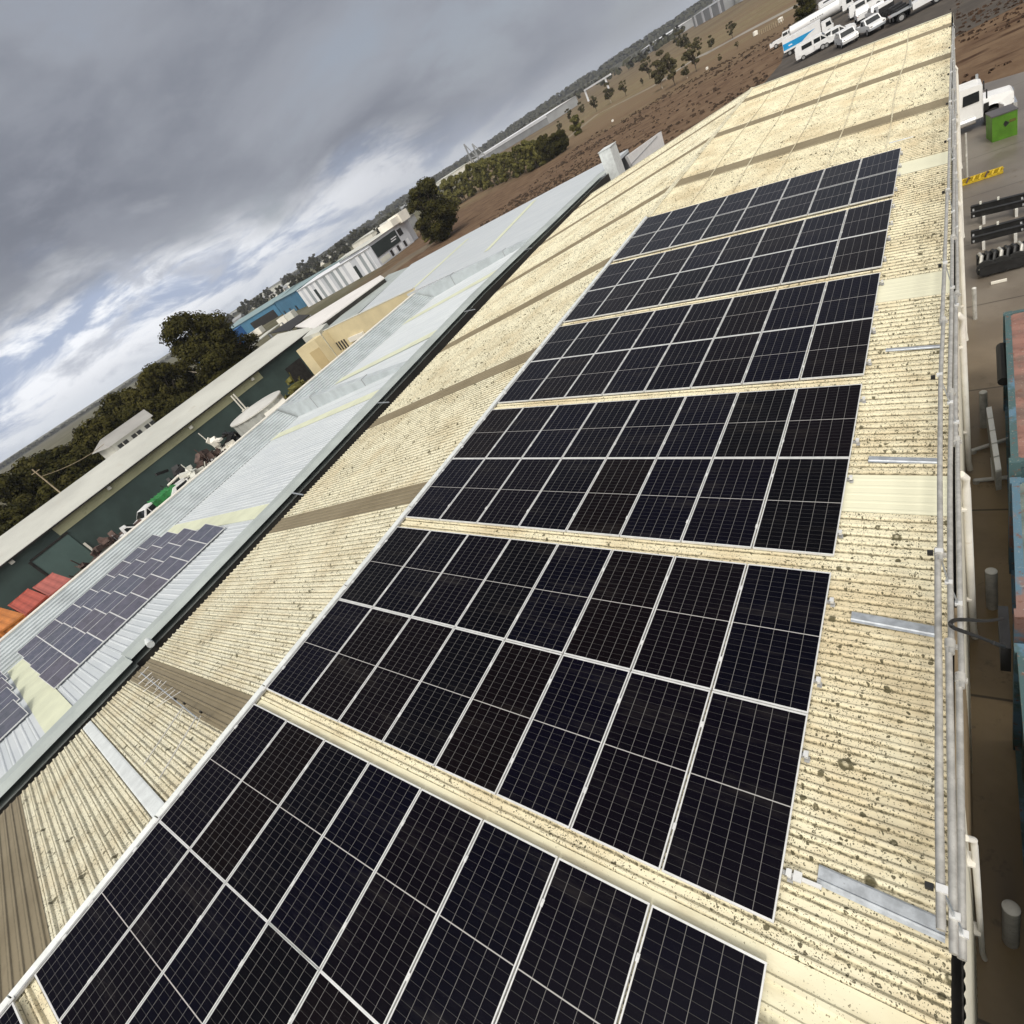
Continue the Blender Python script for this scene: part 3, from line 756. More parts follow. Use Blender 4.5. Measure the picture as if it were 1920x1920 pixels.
mb = MB(); p1, p2 = at(567, 634, 2, -.95), at(598, 622, 2, -.95); mb.prism([(p1.x, p1.y, G), (p2.x, p2.y, G), (p2.x - 2, p2.y + 3, G), (p1.x - 2, p1.y + 3, G)], (0, 0, -.95 - G)); mb.build('wall', MAT['far_pale'], gb, True)

# ------------------------------------------------------------------ green shed
gs = empty('long_shed', (-57, 18, G), 0, 'long dark green shed with pale grey roof and yellowed clear band under its eave', 'shed')
XS, ZS = -53.5, -1.12; YS0, YS1 = -25, 43.0
tz = math.tan(R(8))
mb = MB(); mb.box(XS - 14, XS, YS0, YS1, G, ZS - .05); mb.build('wall', MAT['green_wall'], gs, True)
mb = MB()
mb.prism([(XS + .35, YS0, ZS - .05), (XS + .35, YS0, ZS), (-61.8, YS0, ZS + 8.3 * tz), (-70.5, YS0, ZS), (-70.5, YS0, ZS - .05), (-61.8, YS0, ZS + 8.3 * tz - .08)], (0, YS1 - YS0 + .4, 0))
mb.build('roof', MAT['shed_roof'], gs, True)
mb = MB(); mb.bar((XS + .40, YS0, ZS - .08), (XS + .40, YS1 + .4, ZS - .08), .12, .12); mb.build('gutter', MAT['gutter'], gs, True)
bY0 = at(92, 988, 0, XS).y; bY1 = at(488, 702, 0, XS).y
mb = MB(); mb.box(XS + .001, XS + .06, bY0, bY1, ZS - 1.05, ZS - .14)
n = int((bY1 - bY0) / 1.2)
mb.box(XS + .06, XS + .075, bY0, bY1, ZS - .62, ZS - .58)
mb.build('clear_band', MAT['band'], gs, True)
# roller doors
dy0, dy1 = at(50, 1050, 0, XS).y, at(103, 1010, 0, XS).y
mb = MB(); mb.box(XS + .002, XS + .08, dy0 + .1, dy1 + .9, G, ZS - 1.3); mb.build('roller_door', MAT['green_door'], gs, True)
mb = MB(); mb.box(XS + .002, XS + .13, dy0 - .15, dy0 + .08, G, ZS - 1.2); mb.box(XS + .002, XS + .13, dy0 + .08, dy1 + 1.0, ZS - 1.28, ZS - 1.1); mb.build('door_frame', MAT['gutter'], gs, True)
mb = MB(); mb.box(XS + .02, XS + .14, dy1 + 1.05, dy1 + 1.25, G, G + 1.6); mb.build('door_post', MAT['cap_white'], gs, True)
o0, o1 = at(532, 690, 0, XS).y, at(560, 670, 0, XS).y
mb = MB(); mb.box(XS + .002, XS + .05, o0, o1, G, G + 2.6); mb.build('doorway', MAT['gutter'], gs, True)
for p in ((17, 1056), (200, 917), (354, 803), (470, 712)):
    q = at(*p, 0, XS + .1); mb = MB(); mb.box(XS + .07, XS + .3, q.y, q.y + .35, q.z - .2, q.z + .1); mb.build('flood_lamp', MAT['far_pale'], gs, True)
# flue pipe against the shed wall
f0, f1 = at(433, 742, 0, XS + .6), at(462, 770, 0, XS + .6)
fl = empty('flue_pipe', (XS + .6, f1.y, G), 0, 'white double flue pipe rising beside the round tank against the green shed', 'flue')
mb = MB()
for dy in (0, .35): mb.tube([(XS + .6, f0.y + dy, G), (XS + .6, f0.y + dy, f0.z)], .09, 8)
mb.build('pipe', MAT['cap_white'], fl, True); mb = MB(); mb.box(XS + .4, XS + .8, f0.y - .2, f0.y + .6, f1.z - .1, f1.z + .25); mb.build('elbow', MAT['cap_white'], fl, True)
# white roofed shed carrying the line on
ws = empty('long_shed', (-56, 50, G), 0, 'white roofed shed with dark fascia just beyond the end of the green shed', 'shed')
q = [at(589, 616, 2, -1.0), at(720, 520, 2, -1.0), at(713, 516, 2, -.9), at(655, 550, 2, -.75), at(553, 612, 2, -.75)]
q2 = [Vector((p.x, p.y, p.z)) for p in q]
mb = MB(); mb.prism(q2, (0, 0, -.15)); mb.build('roof', MAT['shed_roof2'], ws, True)
mb = MB(); a, b = q2[0], q2[1]; mb.prism([(a.x, a.y, -1.155), (b.x, b.y, -1.155), (b.x, b.y, G), (a.x, a.y, G)], (-.2, 0, 0)); mb.prism([(q2[4].x, q2[4].y, -1.1), (a.x, a.y, -1.16), (a.x, a.y, G), (q2[4].x, q2[4].y, G)], (0, .2, 0)); mb.build('wall', MAT['wall_dark'], ws, True)

# tank beside shed
tb = gnd(445, 822); tk = empty('water_tank', (-47.0, 28, G), 0, 'round corrugated tank with flat pale lid between the green shed and the parapet', 'tank')
c1, c2 = at(434, 798, 2, -2.2), at(524, 735, 2, -2.2)
cc = (c1 + c2) / 2; rad = (c2 - c1).length / 2; rad = min(rad, 4.2)
mb = MB(); n = 40; vs = []
for k in range(n):
    a = 2 * math.pi * k / n; r_ = rad * (1 if k % 2 else .97); vs += [(cc.x + r_ * math.cos(a), cc.y + r_ * math.sin(a), G), (cc.x + r_ * math.cos(a), cc.y + r_ * math.sin(a), -2.25)]
mb.add(vs, [(2 * k, 2 * ((k + 1) % n), 2 * ((k + 1) % n) + 1, 2 * k + 1) for k in range(n)]); tk.location = (cc.x, cc.y, G); mb.build('wall', MAT['tin'], tk, True)
mb = MB(); mb.tube([(cc.x, cc.y, -2.24), (cc.x, cc.y, -2.14), (cc.x, cc.y, -1.85)], [rad * 1.04, rad * 1.04, .3], 40); mb.build('lid', MAT['tin_light'], tk, True)
sk = empty('carport', (cc.x + 3, cc.y + 5, G), 0, 'small pinkish roofed lean-to beside the round tank', 'lean-to')
a, b, c, d_ = [at(x, y, 2, -2.6) for x, y in ((492, 772), (530, 745), (545, 760), (505, 790))]
mb = MB(); mb.prism([a, b, c, d_], (0, 0, -.1)); mb.build('roof', MAT['cap_white'], sk, True)
mb = MB()
for p in (a, b, c, d_): mb.box(p.x - .08, p.x + .08, p.y - .08, p.y + .08, G, -2.7)
mb.build('posts', MAT['wood'], sk, True)

# ------------------------------------------------------------------ shipping containers
def container(A, B, C_, ztop, mt, label, name='shipping_container', roof=None, group=None):
    """corner points on the roof: A-B one side, A-C_ the other"""
    A, B, C_ = [Vector((p[0], p[1], 0)) for p in (A, B, C_)]; D = B + (C_ - A)
    t = empty(name, (A.x, A.y, G), 0, label, 'container', group)
    mb = MB()
    for P, Q in ((A, B), (B, D), (D, C_), (C_, A)):
        L = (Q - P).length; n = max(6, int(L / .28)); d_ = (Q - P) / L; nr = Vector((d_.y, -d_.x, 0)); vs = []
        cen = (A + D) / 2
        if (P - cen).dot(nr) < 0: nr = -nr
        for k in range(n * 2 + 1):
            f = k / (n * 2); o_ = nr * (-.035 if k % 4 in (1, 2) else 0); p = P.lerp(Q, f) + o_
            vs += [(p.x, p.y, G + .12), (p.x, p.y, ztop - .12)]
        mb.add(vs, [(2 * k, 2 * k + 2, 2 * k + 3, 2 * k + 1) for k in range(n * 2)])
    mb.build('side_panel', mt, t, True)
    rf = MB(); L = (B - A).length; n = max(6, int(L / .28)); vs = []
    for k in range(n * 2 + 1):
        f = k / (n * 2); h = -.035 if k % 4 in (1, 2) else 0
        p, q_ = A.lerp(B, f), C_.lerp(D, f); vs += [(p.x, p.y, ztop - .01 + h), (q_.x, q_.y, ztop - .01 + h)]
    rf.add(vs, [(2 * k, 2 * k + 1, 2 * k + 3, 2 * k + 2) for k in range(n * 2)]); rf.build('roof_panel', roof or mt, t, True)
    fr = MB()
    for z in (G + .06, ztop - .06):
        for P, Q in ((A, B), (B, D), (D, C_), (C_, A)): fr.bar((P.x, P.y, z), (Q.x, Q.y, z), .1, .12)
    for P in (A, B, C_, D): fr.box(P.x - .075, P.x + .075, P.y - .075, P.y + .075, G, ztop + .004)
    fr.build('frame', mt, t, True)
    return t
ztc = -2.9
A = gnd(30, 1200)
# left yard: orange, red, faded red
def roofpt(x, y, z=ztc): p = at(x, y, 2, z); return (p.x, p.y)
def square(p0, p1, wd):   # container from roof corner p0 to p1, going wd across to -X
    a, b = Vector((*p0, 0)), Vector((*p1, 0)); d_ = (b - a).normalized(); s = Vector((-d_.y, d_.x, 0)) * wd
    return (a.x, a.y), (b.x, b.y), (a.x + s.x, a.y + s.y)
container(roofpt(0, 1184), roofpt(43, 1152), roofpt(-38, 1168), ztc, MAT['cont_orange'], 'orange shipping container nearest the left photo edge in the left yard')
container(roofpt(47, 1152), roofpt(86, 1118), roofpt(16, 1134), ztc, MAT['cont_red'], 'bright red shipping container between the orange and the faded red ones')
container(roofpt(92, 1116), roofpt(131, 1086), roofpt(62, 1101), ztc, MAT['cont_pink'], 'faded red shipping container in front of the grey green roller door')
# right yard row along the alley
container((10.55, 14.75), (10.42, 9.65), (12.9, 14.85), ztc, MAT['rust_blue'], 'rusty red topped container at the far end of the alley row', roof=MAT['rust_red'])
container((10.42, 9.42), (10.34, 6.55), (12.7, 9.5), ztc - .25, MAT['rust_blue2'], 'short bright blue container in the middle of the alley row', roof=MAT['cont_grey'])
container((10.30, 5.75), (10.30, -1.5), (12.6, 5.85), ztc + .02, MAT['rust_blue'], 'weathered blue and rust container nearest the camera in the alley row', roof=MAT['rust_blue2'])
# black door gear at the end of the far container
hd = empty('tarp_roll', (10.45, 13.6, -3), 0, 'black roll hanging at the corner of the rusty red topped container', 'tarp roll')
mb = MB(); mb.tube([(10.42, 13.9, -3.2), (10.40, 12.6, -3.25)], .1, 10); mb.build('roll', MAT['black'], hd, True)
hb = empty('door_stop', (10.2, 6.2, -3), 0, 'black corner bracket on the gap between the blue containers where the hose ends', 'bracket')
mb = MB(); mb.box(10.09, 10.2, 5.78, 6.5, -3.5, -2.95); mb.build('bracket', MAT['blackmetal'], hb, True)
# hose looping from container to the guard rail
hs = empty('hose', (10.1, 6.2, -3), 0, 'black hose looping from the blue containers over to the guardrail', 'hose')
P = [at(1880, 1160, 2, -2.8), at(1850, 1164, 2, -1.7), at(1812, 1162, 2, -.7), at(1790, 1163, 2, -.1), at(1782, 1170, 2, .1), at(1790, 1178, 2, -.1), at(1815, 1187, 2, -.7), at(1845, 1198, 2, -1.7), at(1882, 1213, 2, -2.8)]
pts = []
for i in range(len(P) - 1):
    p0, p1, p2, p3 = P[max(i - 1, 0)], P[i], P[i + 1], P[min(i + 2, len(P) - 1)]
    for k in range(6):
        f = k / 6; pts.append(.5 * ((2 * p1) + (p2 - p0) * f + (2 * p0 - 5 * p1 + 4 * p2 - p3) * f * f + (3 * p1 - p0 - 3 * p2 + p3) * f ** 3))
pts.append(P[-1]); mb = MB(); mb.tube(pts, .019, 8); mb.build('tubing', MAT['black'], hs, True, True)
mb = MB(); mb.tube([P[-2].lerp(P[-1], .4), P[-1]], .026, 8); mb.build('fitting', MAT['blackmetal'], hs, True)

# ------------------------------------------------------------------ right yard objects
def bollard(base, top, r_, label, mt='post'):
    p = gnd(*base); best = min(((Vector(proj((p.x, p.y, G + .02 * k))) - Vector(top)).length, .02 * k) for k in range(20, 120))[1]
    t = empty('bollard', p, 0, label, 'bollard', 'bollards in the alley')
    mb = MB(); mb.tube([(0, 0, 0), (0, 0, best)], r_, 16); mb.build('post', MAT[mt], t, False, True)
    mb = MB(); mb.tube([(0, 0, best), (0, 0, best + .012), (0, 0, best + .03)], [r_ * 1.02, r_ * .9, r_ * .3], 16); mb.build('cap', MAT['white_post'], t, False, True)
bollard((1828, 598), (1827, 540), .055, 'thin dark bollard in the alley below the black steel frames')
bollard((1845, 800), (1840, 735), .075, 'grey bollard beside the white box in the alley')
bollard((1860, 1138), (1857, 1071), .085, 'grey bollard just above the looping black hose')
bollard((1895, 1765), (1888, 1702), .085, 'grey bollard at the bottom right with a rust stain')
p = gnd(1813.8, 336.7); t = empty('sign_pole', p, 0, 'thin grey steel pole standing by the yellow barrier', 'pole')
mb = MB(); mb.tube([(0, 0, 0), (0, 0, 1.85)], .035, 10); mb.build('tube', MAT['post'], t, False, True)
mb = MB(); mb.box(-.03, .03, -.05, -.02, .95, 1.05); mb.build('tag', MAT['white_post'], t)
# yellow barrier lying on the ground
a, b = gnd(1797, 350), gnd(1881, 323); t = empty('lifting_beam', (a + b) / 2, 0, 'yellow lifting beam with dark chain wraps lying on the grey yard', 'lifting beam')
mb = MB(); mb.bar(a + Vector((0, .12, .12)), b + Vector((0, .12, .12)), .07, .16); mb.bar(a + Vector((0, -.1, .05)), b + Vector((0, -.1, .05)), .06, .08); mb.build('beam', MAT['yellow'], t, True)
for k in range(7):
    c = a.lerp(b, .1 + k * .14) + Vector((0, .03, .14)); mb = MB()
    mb.tube([c + Vector((-.08, -.16, -.06)), c + Vector((0, 0, .07)), c + Vector((.09, .15, -.04))], .035, 6); mb.build('chain_wrap', MAT['junk' if k % 3 == 1 else 'yellow'], t, True)
# black steel frames
def frame(p0, p1, gap, label):
    a, b = gnd(*p0), gnd(*p1); b = a + (b - a) * 2.4
    t = empty('steel_frame', (a.x, a.y, G), 0, label, 'steel frame', 'black steel frames in the yard')
    for s_ in (0, -gap):
        mb = MB(); o_ = Vector((0, s_, .38)); mb.bar(a + o_, b + o_, .08, .20); mb.bar(a + o_ + Vector((0, 0, .1)), b + o_ + Vector((0, 0, .1)), .14, .02); mb.build('beam', MAT['blackmetal'], t, True)
    mb = MB()
    for f in (.02, .4, .8):
        c = a.lerp(b, f); mb.bar(c + Vector((0, .1, .36)), c + Vector((0, -gap - .1, .36)), .05, .05)
    mb.build('crossbar', MAT['far_grey'], t, True)
    for f in (.1, .35, .7):
        mb = MB(); c = a.lerp(b, f); mb.box(c.x - .04, c.x + .04, c.y - gap - .14, c.y + .1, G, G + .28); mb.build('packer', MAT['white_post'], t, True)
    for f in (.08, .22, .46):
        mb = MB(); c = a.lerp(b, f); mb.box(c.x - .03, c.x + .03, c.y - .04, c.y + .04, G + .48, G + .58); mb.build('lug', MAT['far_pale'], t, True)
frame((1821, 411), (1920, 388), .62, 'black steel frame beyond the others, nearest the yellow beam')
frame((1821, 459), (1918, 435), .55, 'black steel frame in the middle of the three yard frames')
t = empty('machine_chassis', gnd(1835, 522), 0, 'greasy black machine chassis, nearest of the black things by the rusty container', 'machine chassis')
a, b = gnd(1832, 512), gnd(1920, 488); b = a + (b - a) * 2
mb = MB(); mb.bar(a + Vector((0, .1, .35)), b + Vector((0, .1, .35)), .3, .35); mb.bar(a + Vector((.05, -.45, .25)), b + Vector((0, -.45, .25)), .2, .3); mb.build('chassis', MAT['blackmetal'], t, True)
for k in range(9):
    c = a.lerp(b, .03 + .07 * k); mb = MB(); mb.tube([c + Vector((0, -.5, .3)), c + Vector((.05, -.2, .62)), c + Vector((0, .2, .55))], .05, 6); mb.build('hoop', MAT['blackmetal'] if k % 3 else MAT['tube'], t, True)
for k in range(3):
    c = a.lerp(b, .1 + .16 * k) + Vector((0, -.52, .3)); mb = MB(); mb.tube([c + Vector((0, .1, 0)), c], .26, 14); mb.build('wheel', MAT['tyre'], t, True)
mb = MB(); mb.bar(gnd(1858, 534) + Vector((0, 0, .05)), gnd(1888, 527) + Vector((0, 0, .05)), .05, .08); mb.build('ram', MAT['cap_white'], t, True)
# pipe barrier and white box
t = empty('pipe_barrier', gnd(1850, 870), 0, 'low white pipe barrier between wall and containers', 'barrier')
for (p0, p1) in (((1822, 850), (1890, 828)), ((1827, 906), (1890, 900))):
    a, b = gnd(*p0), gnd(*p1); mb = MB(); mb.tube([a + Vector((0, 0, .08)), b + Vector((0, 0, .08))], .045, 8); mb.build('pipe', MAT['white_post'], t, True, True)
    mb = MB(); mb.tube([a + Vector((.03, 0, 0)), a + Vector((.03, 0, .1))], .06, 8); mb.build('foot', MAT['post'], t, True)
a = gnd(1864, 905); mb = MB(); mb.tube([a + Vector((0, 0, .08)), a + Vector((-.01, .4, .4))], .04, 8); mb.build('riser', MAT['white_post'], t, True, True)
t = empty('light_box', (10.2, 12.2, -4.5), 0, 'long narrow white box with grooved top standing in the alley on the pipe barrier', 'box')
T = [at(x, y, 2, -4.4) for x, y in ((1849, 765), (1859, 763), (1878, 883), (1867, 886))]
mb = MB(); mb.prism(T, (0, 0, -.5)); mb.build('body', MAT['post'], t, True)
mb = MB()
for k in range(5):
    f0, f1 = k / 5 + .01, (k + 1) / 5 - .01
    mb.prism([T[0].lerp(T[3], f0), T[1].lerp(T[2], f0), T[1].lerp(T[2], f1), T[0].lerp(T[3], f1)], (0, 0, .03))
mb.build('top_panel', MAT['white'], t, True)
# green bin
A_, B_, C_ = gnd(1860.7, 267.6), gnd(1907.6, 252), gnd(1849, 259)
t = empty('storage_bin', A_, 0, 'lime green steel bin with grey lid beside the white truck', 'bin')
D_ = B_ + (C_ - A_)
mb = MB(); mb.prism([A_, B_, D_, C_], (0, 0, 1.02)); mb.build('body', MAT['green_bin'], t, True)
cen = (A_ + D_) / 2
mb = MB(); mb.prism([cen + (p - cen) * 1.05 + Vector((0, 0, 1.022)) for p in (A_, B_, D_, C_)], (0, 0, .05)); mb.build('lid', MAT['grey_lid'], t, True)
dx = (B_ - A_); nr = Vector((dx.y, -dx.x, 0)).normalized(); nr = nr if nr.y < 0 else -nr
mb = MB(); c = A_ + dx * .52 + Vector((0, 0, .62)) + nr * .012
mb.prism([c + dx * .0 + Vector((0, 0, .12)), c + dx * .14 + Vector((0, 0, .02)), c + dx * .14 - Vector((0, 0, .04)), c - Vector((0, 0, .14)), c - dx * .07 + Vector((0, 0, .0))], nr * .004); mb.build('painted_mark', MAT['blackmetal'], t, True)
mb = MB(); mb.prism([c + dx * .16 + Vector((0, 0, .1)), c + dx * .42 + Vector((0, 0, .1)), c + dx * .42 + Vector((0, 0, .0)), c + dx * .16 - Vector((0, 0, .02))], nr * .004); mb.build('label_plate', MAT['leaf_olive'], t, True)

# ------------------------------------------------------------------ vehicles
def wheel(t, x, y, r_, w_, name='wheel'):
    s_ = 1 if y > 0 else -1
    mb = MB(); mb.tube([(x, y - s_ * w_, r_), (x, y - s_ * w_ * .8, r_), (x, y - s_ * .02, r_), (x, y, r_)], [r_ * .9, r_, r_, r_ * .9], 18)
    ty = mb.build(name, MAT['tyre'], t, False, True)
    m2 = MB(); m2.tube([(x, y - s_ * .02, r_), (x, y + s_ * .008, r_)], r_ * .6, 12); m2.build('rim', MAT['rim'], ty, False, True)
def hull(prof, W, belt, taper, mt, t, name='body'):
    """side profile (x,z) extruded across; narrows above the belt"""
    mb = MB(); n = len(prof)
    def hw(z): return W / 2 * (1 - taper * max(0, z - belt))
    vs = [(x, hw(z), z) for x, z in prof] + [(x, -hw(z), z) for x, z in prof]
    mb.add(vs, [tuple(range(n))[::-1], tuple(range(n, 2 * n))] + [(i, (i + 1) % n, n + (i + 1) % n, n + i) for i in range(n)])
    return mb.build(name, mt, t), hw
def sidewin(t, poly, hw, nm='side_window', o_=.012, mt='glass'):
    for s_ in (1, -1):
        mb = MB(); P = [(x, s_ * (hw(z) + o_), z) for x, z in poly]; mb.prism(P, (0, -s_ * .01, 0)); mb.build(nm, MAT[mt], t)
def screen(t, x0, z0, x1, z1, hw, nm='windscreen', k=.86):
    mb = MB(); sx = 1 if nm == 'windscreen' else -1
    P = [(x0 + .012 * sx, hw(z0) * k, z0 + .01), (x1 + .012 * sx, hw(z1) * k, z1 + .01), (x1 + .012 * sx, -hw(z1) * k, z1 + .01), (x0 + .012 * sx, -hw(z0) * k, z0 + .01)]
    mb.add(P, [(0, 1, 2, 3)]); mb.build(nm, MAT['glass'], t)
def lamps(t, x, y, z, s=.12, nm='headlight', mt='chrome'):
    for q in (1, -1):
        mb = MB(); mb.box(x - .02, x + .02, q * y - s, q * y + s, z - s * .6, z + s * .6); mb.build(nm, MAT[mt], t)
def make_van():
    t = empty('parked_van', (0, 0, 0), 0, 'v', 'van')
    b, hw = hull([(-2.35, .4), (2.3, .4), (2.4, .75), (2.3, 1.05), (1.75, 1.22), (1.05, 1.92), (.8, 2.0), (-2.1, 2.0), (-2.35, 1.8), (-2.42, .8)], 1.75, 1.1, .1, MAT['white'], t)
    sidewin(t, [(.95, 1.25), (1.55, 1.25), (1.02, 1.75), (.95, 1.75)], hw); sidewin(t, [(.05, 1.25), (.85, 1.25), (.85, 1.75), (.05, 1.75)], hw); sidewin(t, [(-1.5, 1.25), (-.2, 1.25), (-.2, 1.75), (-1.5, 1.75)], hw)
    screen(t, 1.78, 1.25, 1.1, 1.9, hw); screen(t, -2.42, 1.2, -2.37, 1.75, hw, 'rear_window')
    for x in (1.5, -1.45):
        for y in (.88, -.88): wheel(t, x, y, .33, .2)
    lamps(t, 2.38, .65, .9); lamps(t, -2.42, .78, 1.0, .07, 'tail_light', 'cont_red')
    return t
def make_ute(double=True, tray=False):
    t = empty('parked_ute', (0, 0, 0), 0, 'u', 'ute')
    rear = -.2 if double else .35
    b, hw = hull([(-2.55 if not tray else -.55, .5), (2.4, .5), (2.5, .75), (2.42, 1.02), (1.35, 1.15), (.75, 1.68), (rear - .1, 1.72), (rear - .35 if not tray else rear - .2, 1.12), (-2.55 if not tray else -.55, 1.08)], 1.78, 1.1, .16, MAT['white'], t)
    if double:
        sidewin(t, [(.6, 1.16), (1.15, 1.16), (.7, 1.58), (.6, 1.6)], hw); sidewin(t, [(-.3, 1.16), (.5, 1.16), (.5, 1.6), (-.3, 1.6)], hw)
    else: sidewin(t, [(.42, 1.16), (1.15, 1.16), (.7, 1.58), (.45, 1.6)], hw)
    screen(t, 1.37, 1.17, .8, 1.64, hw)
    if tray:
        mb = MB(); mb.box(-2.7, -.62, -.92, .92, .85, .93); mb.box(-.66, -.6, -.85, .85, .93, 1.6); mb.build('tray', MAT['far_grey'], t)
    else:
        mb = MB(); mb.box(-2.4, -.65, -.72, .72, 1.082, 1.09); mb.build('tub_liner', MAT['blackmetal'], t)
    for x in (1.55, -1.6):
        for y in (.9, -.9): wheel(t, x, y, .38, .22)
    lamps(t, 2.47, .68, .88); lamps(t, -2.56, .8, .95, .06, 'tail_light', 'cont_red')
    mb = MB(); mb.box(2.4, 2.56, -.8, .8, .5, .72); mb.build('bumper', MAT['galv'], t)
    return t
def make_suv():
    t = empty('parked_wagon', (0, 0, 0), 0, 'w', 'wagon')
    b, hw = hull([(-2.2, .4), (2.15, .4), (2.25, .7), (2.1, .98), (1.1, 1.08), (.5, 1.62), (-1.5, 1.68), (-2.15, 1.2), (-2.25, .8)], 1.8, 1.05, .18, MAT['white'], t)
    sidewin(t, [(.05, 1.1), (.95, 1.1), (.45, 1.52), (.05, 1.54)], hw); sidewin(t, [(-1.6, 1.12), (-.08, 1.1), (-.08, 1.54), (-1.3, 1.54)], hw)
    screen(t, 1.12, 1.1, .54, 1.58, hw)
    for x in (1.35, -1.35):
        for y in (.9, -.9): wheel(t, x, y, .34, .2)
    lamps(t, 2.2, .68, .8)
    return t
def make_truck(kind, L=8.0, H=3.1, boxmt='white'):
    t = empty('parked_truck', (0, 0, 0), 0, 't', 'truck')
    b, hw = hull([(.9, .6), (2.9, .6), (3.0, 1.3), (2.85, 1.5), (2.6, 2.5), (2.4, 2.65), (.9, 2.65)], 2.2, 1.5, .04, MAT['white'], t, 'cab')
    sidewin(t, [(1.7, 1.55), (2.7, 1.55), (2.5, 2.3), (1.7, 2.3)], hw); screen(t, 2.88, 1.6, 2.64, 2.4, hw)
    ch = MB(); ch.box(-L, 1.0, -.5, .5, .7, .95); ch.build('chassis', MAT['blackmetal'], t)
    if kind == 'box':
        mb = MB(); mb.box(-L, .7, -1.2, 1.2, .97, H); mb.build('box_body', MAT['white'], t)
        for s_ in (1, -1):
            mb = MB(); y = s_ * 1.21
            mb.prism([(-L + .05, y, 1.35), (-L + .05, y, H - .75), (-1.2, y, H - .95), (-.4, y, H - 1.25), (-.4, y, H - 1.5)][:3] + [(-.2, y, H - .9), (-1.6, y, 2.0), (-3.0, y, 1.35)], (0, -s_ * .005, 0)); mb.build('side_graphic', MAT['deco_blue'], t)
            mb = MB(); mb.prism([(-L + 1.1, y + s_ * .004, 1.75), (-L + 1.9, y + s_ * .004, 1.75), (-L + 1.7, y + s_ * .004, 2.0), (-L + 1.1, y + s_ * .004, 2.0)], (0, -s_ * .004, 0)); mb.build('logo', MAT['white'], t)
    elif kind == 'tank':
        mb = MB(); mb.tube([(-L, 0, 2.05), (-L + .2, 0, 2.05), (.4, 0, 2.05), (.6, 0, 2.05)], [.8, 1.12, 1.12, .8], 24); mb.build('tank', MAT['white'], t, False, True)
        mb = MB(); mb.box(-L + .5, .2, -.25, .25, 3.12, 3.2); mb.build('walkway', MAT['far_grey'], t)
        for s_ in (1, -1):
            mb = MB()
            for k in range(6): mb.box(-L * .55 + k * .45, -L * .55 + k * .45 + .3, s_ * 1.125, s_ * 1.13, 2.05, 2.25)
            mb.build('lettering_strip', MAT['far_grey'], t)
    elif kind == 'flat':
        mb = MB(); mb.box(-L, .7, -1.15, 1.15, .97, 1.1); mb.box(.6, .7, -1.1, 1.1, 1.1, 2.3); mb.build('deck', MAT['blackmetal'], t)
        mb = MB()
        for k in range(5): mb.box(-L + .3 + k * 1.1, -L + 1.1 + k * 1.1, -.9, .9, 1.1, 1.5 + .25 * ((k * 7) % 3)); 
        mb.build('load', MAT['blackmetal'], t)
    for x in (2.1, -L + 1.1, -L + 2.2):
        for y in (1.12, -1.12): wheel(t, x, y, .48, .3)
    lamps(t, 2.98, .8, 1.0)
    return t
VEH = 'vehicles parked beyond the far end of the roof'
def put(o, px, py, rz, label, scale=1.0, z=G):
    p = gnd(px, py); o.location = (p.x, p.y, z); o.rotation_euler = (0, 0, rz); o['label'] = label; o['group'] = VEH; o.scale = (scale,) * 3; return o
van = make_van(); put(van, 1527, 103, R(4), 'white van with dark side windows parked nearest the roof corner', .84)
van.location.y += 1.0
suv = make_suv(); put(suv, 1588, 83, R(-72), 'white wagon facing the roof between the van and the white ute', .84)
ute = make_ute(); put(ute, 1632, 62, R(-66), 'white double cab ute facing the roof behind the wagon', .84)
fb = make_truck('flat', 5.2); put(fb, 1668, 40, R(115), 'black flatbed truck parked right of the white double cab ute'); fb.scale = (.66,) * 3
ut2 = make_ute(False, True); put(ut2, 1722, 22, R(8), 'white tray ute with grey deck, rightmost of the parked row', .9)
ut3 = copy_tree(ute); put(ut3, 1474, 80, R(8), 'white double cab ute, leftmost vehicle on the brown field', .88); ut3['group'] = VEH
bx = make_truck('box', 6.6, 3.3); put(bx, 1535, 74, R(5), 'white box truck with a bright blue swoosh along its side', .62)
tnk = make_truck('tank', 9.5, 3.2); put(tnk, 1572, 32, R(7), 'white tanker truck behind the blue and white truck', .66)
t2 = make_truck('box2', 6, 3); 
mb = MB(); mb.box(-6, .7, -1.2, 1.2, .97, 2.9); mb.build('box_body', MAT['white'], t2)
put(t2, 1600, 8, R(10), 'plain white box truck farthest back in the yard', .7)
ut4 = copy_tree(ute); put(ut4, 1585, 70, R(10), 'white ute squeezed between the box truck and the van', .84); ut4.location.x -= 1.0
sv2 = copy_tree(suv); put(sv2, 1500, 62, R(10), 'white wagon just beyond the leftmost ute', .84)
sv3 = copy_tree(suv); put(sv3, 1568, 76, R(20), 'white wagon half hidden behind the nearest van', .84)

for k_, (kind, px, py, rz, lab) in enumerate(((ute, 1618, 38, 100, 'white ute parked behind the white double cab ute row'), (van, 1625, 22, 12, 'white van left of the black flatbed truck'), (suv, 1556, 82, 15, 'white wagon touching the rear of the box truck'),
      (ut2, 1606, 30, 95, 'white tray ute beside the tanker cab'), (van, 1560, 14, 12, 'white van behind the tanker near the dark tree'), (ute, 1646, 34, 110, 'white ute next to the black flatbed'))):
    o = copy_tree(kind); put(o, px, py, R(rz), lab, .8)
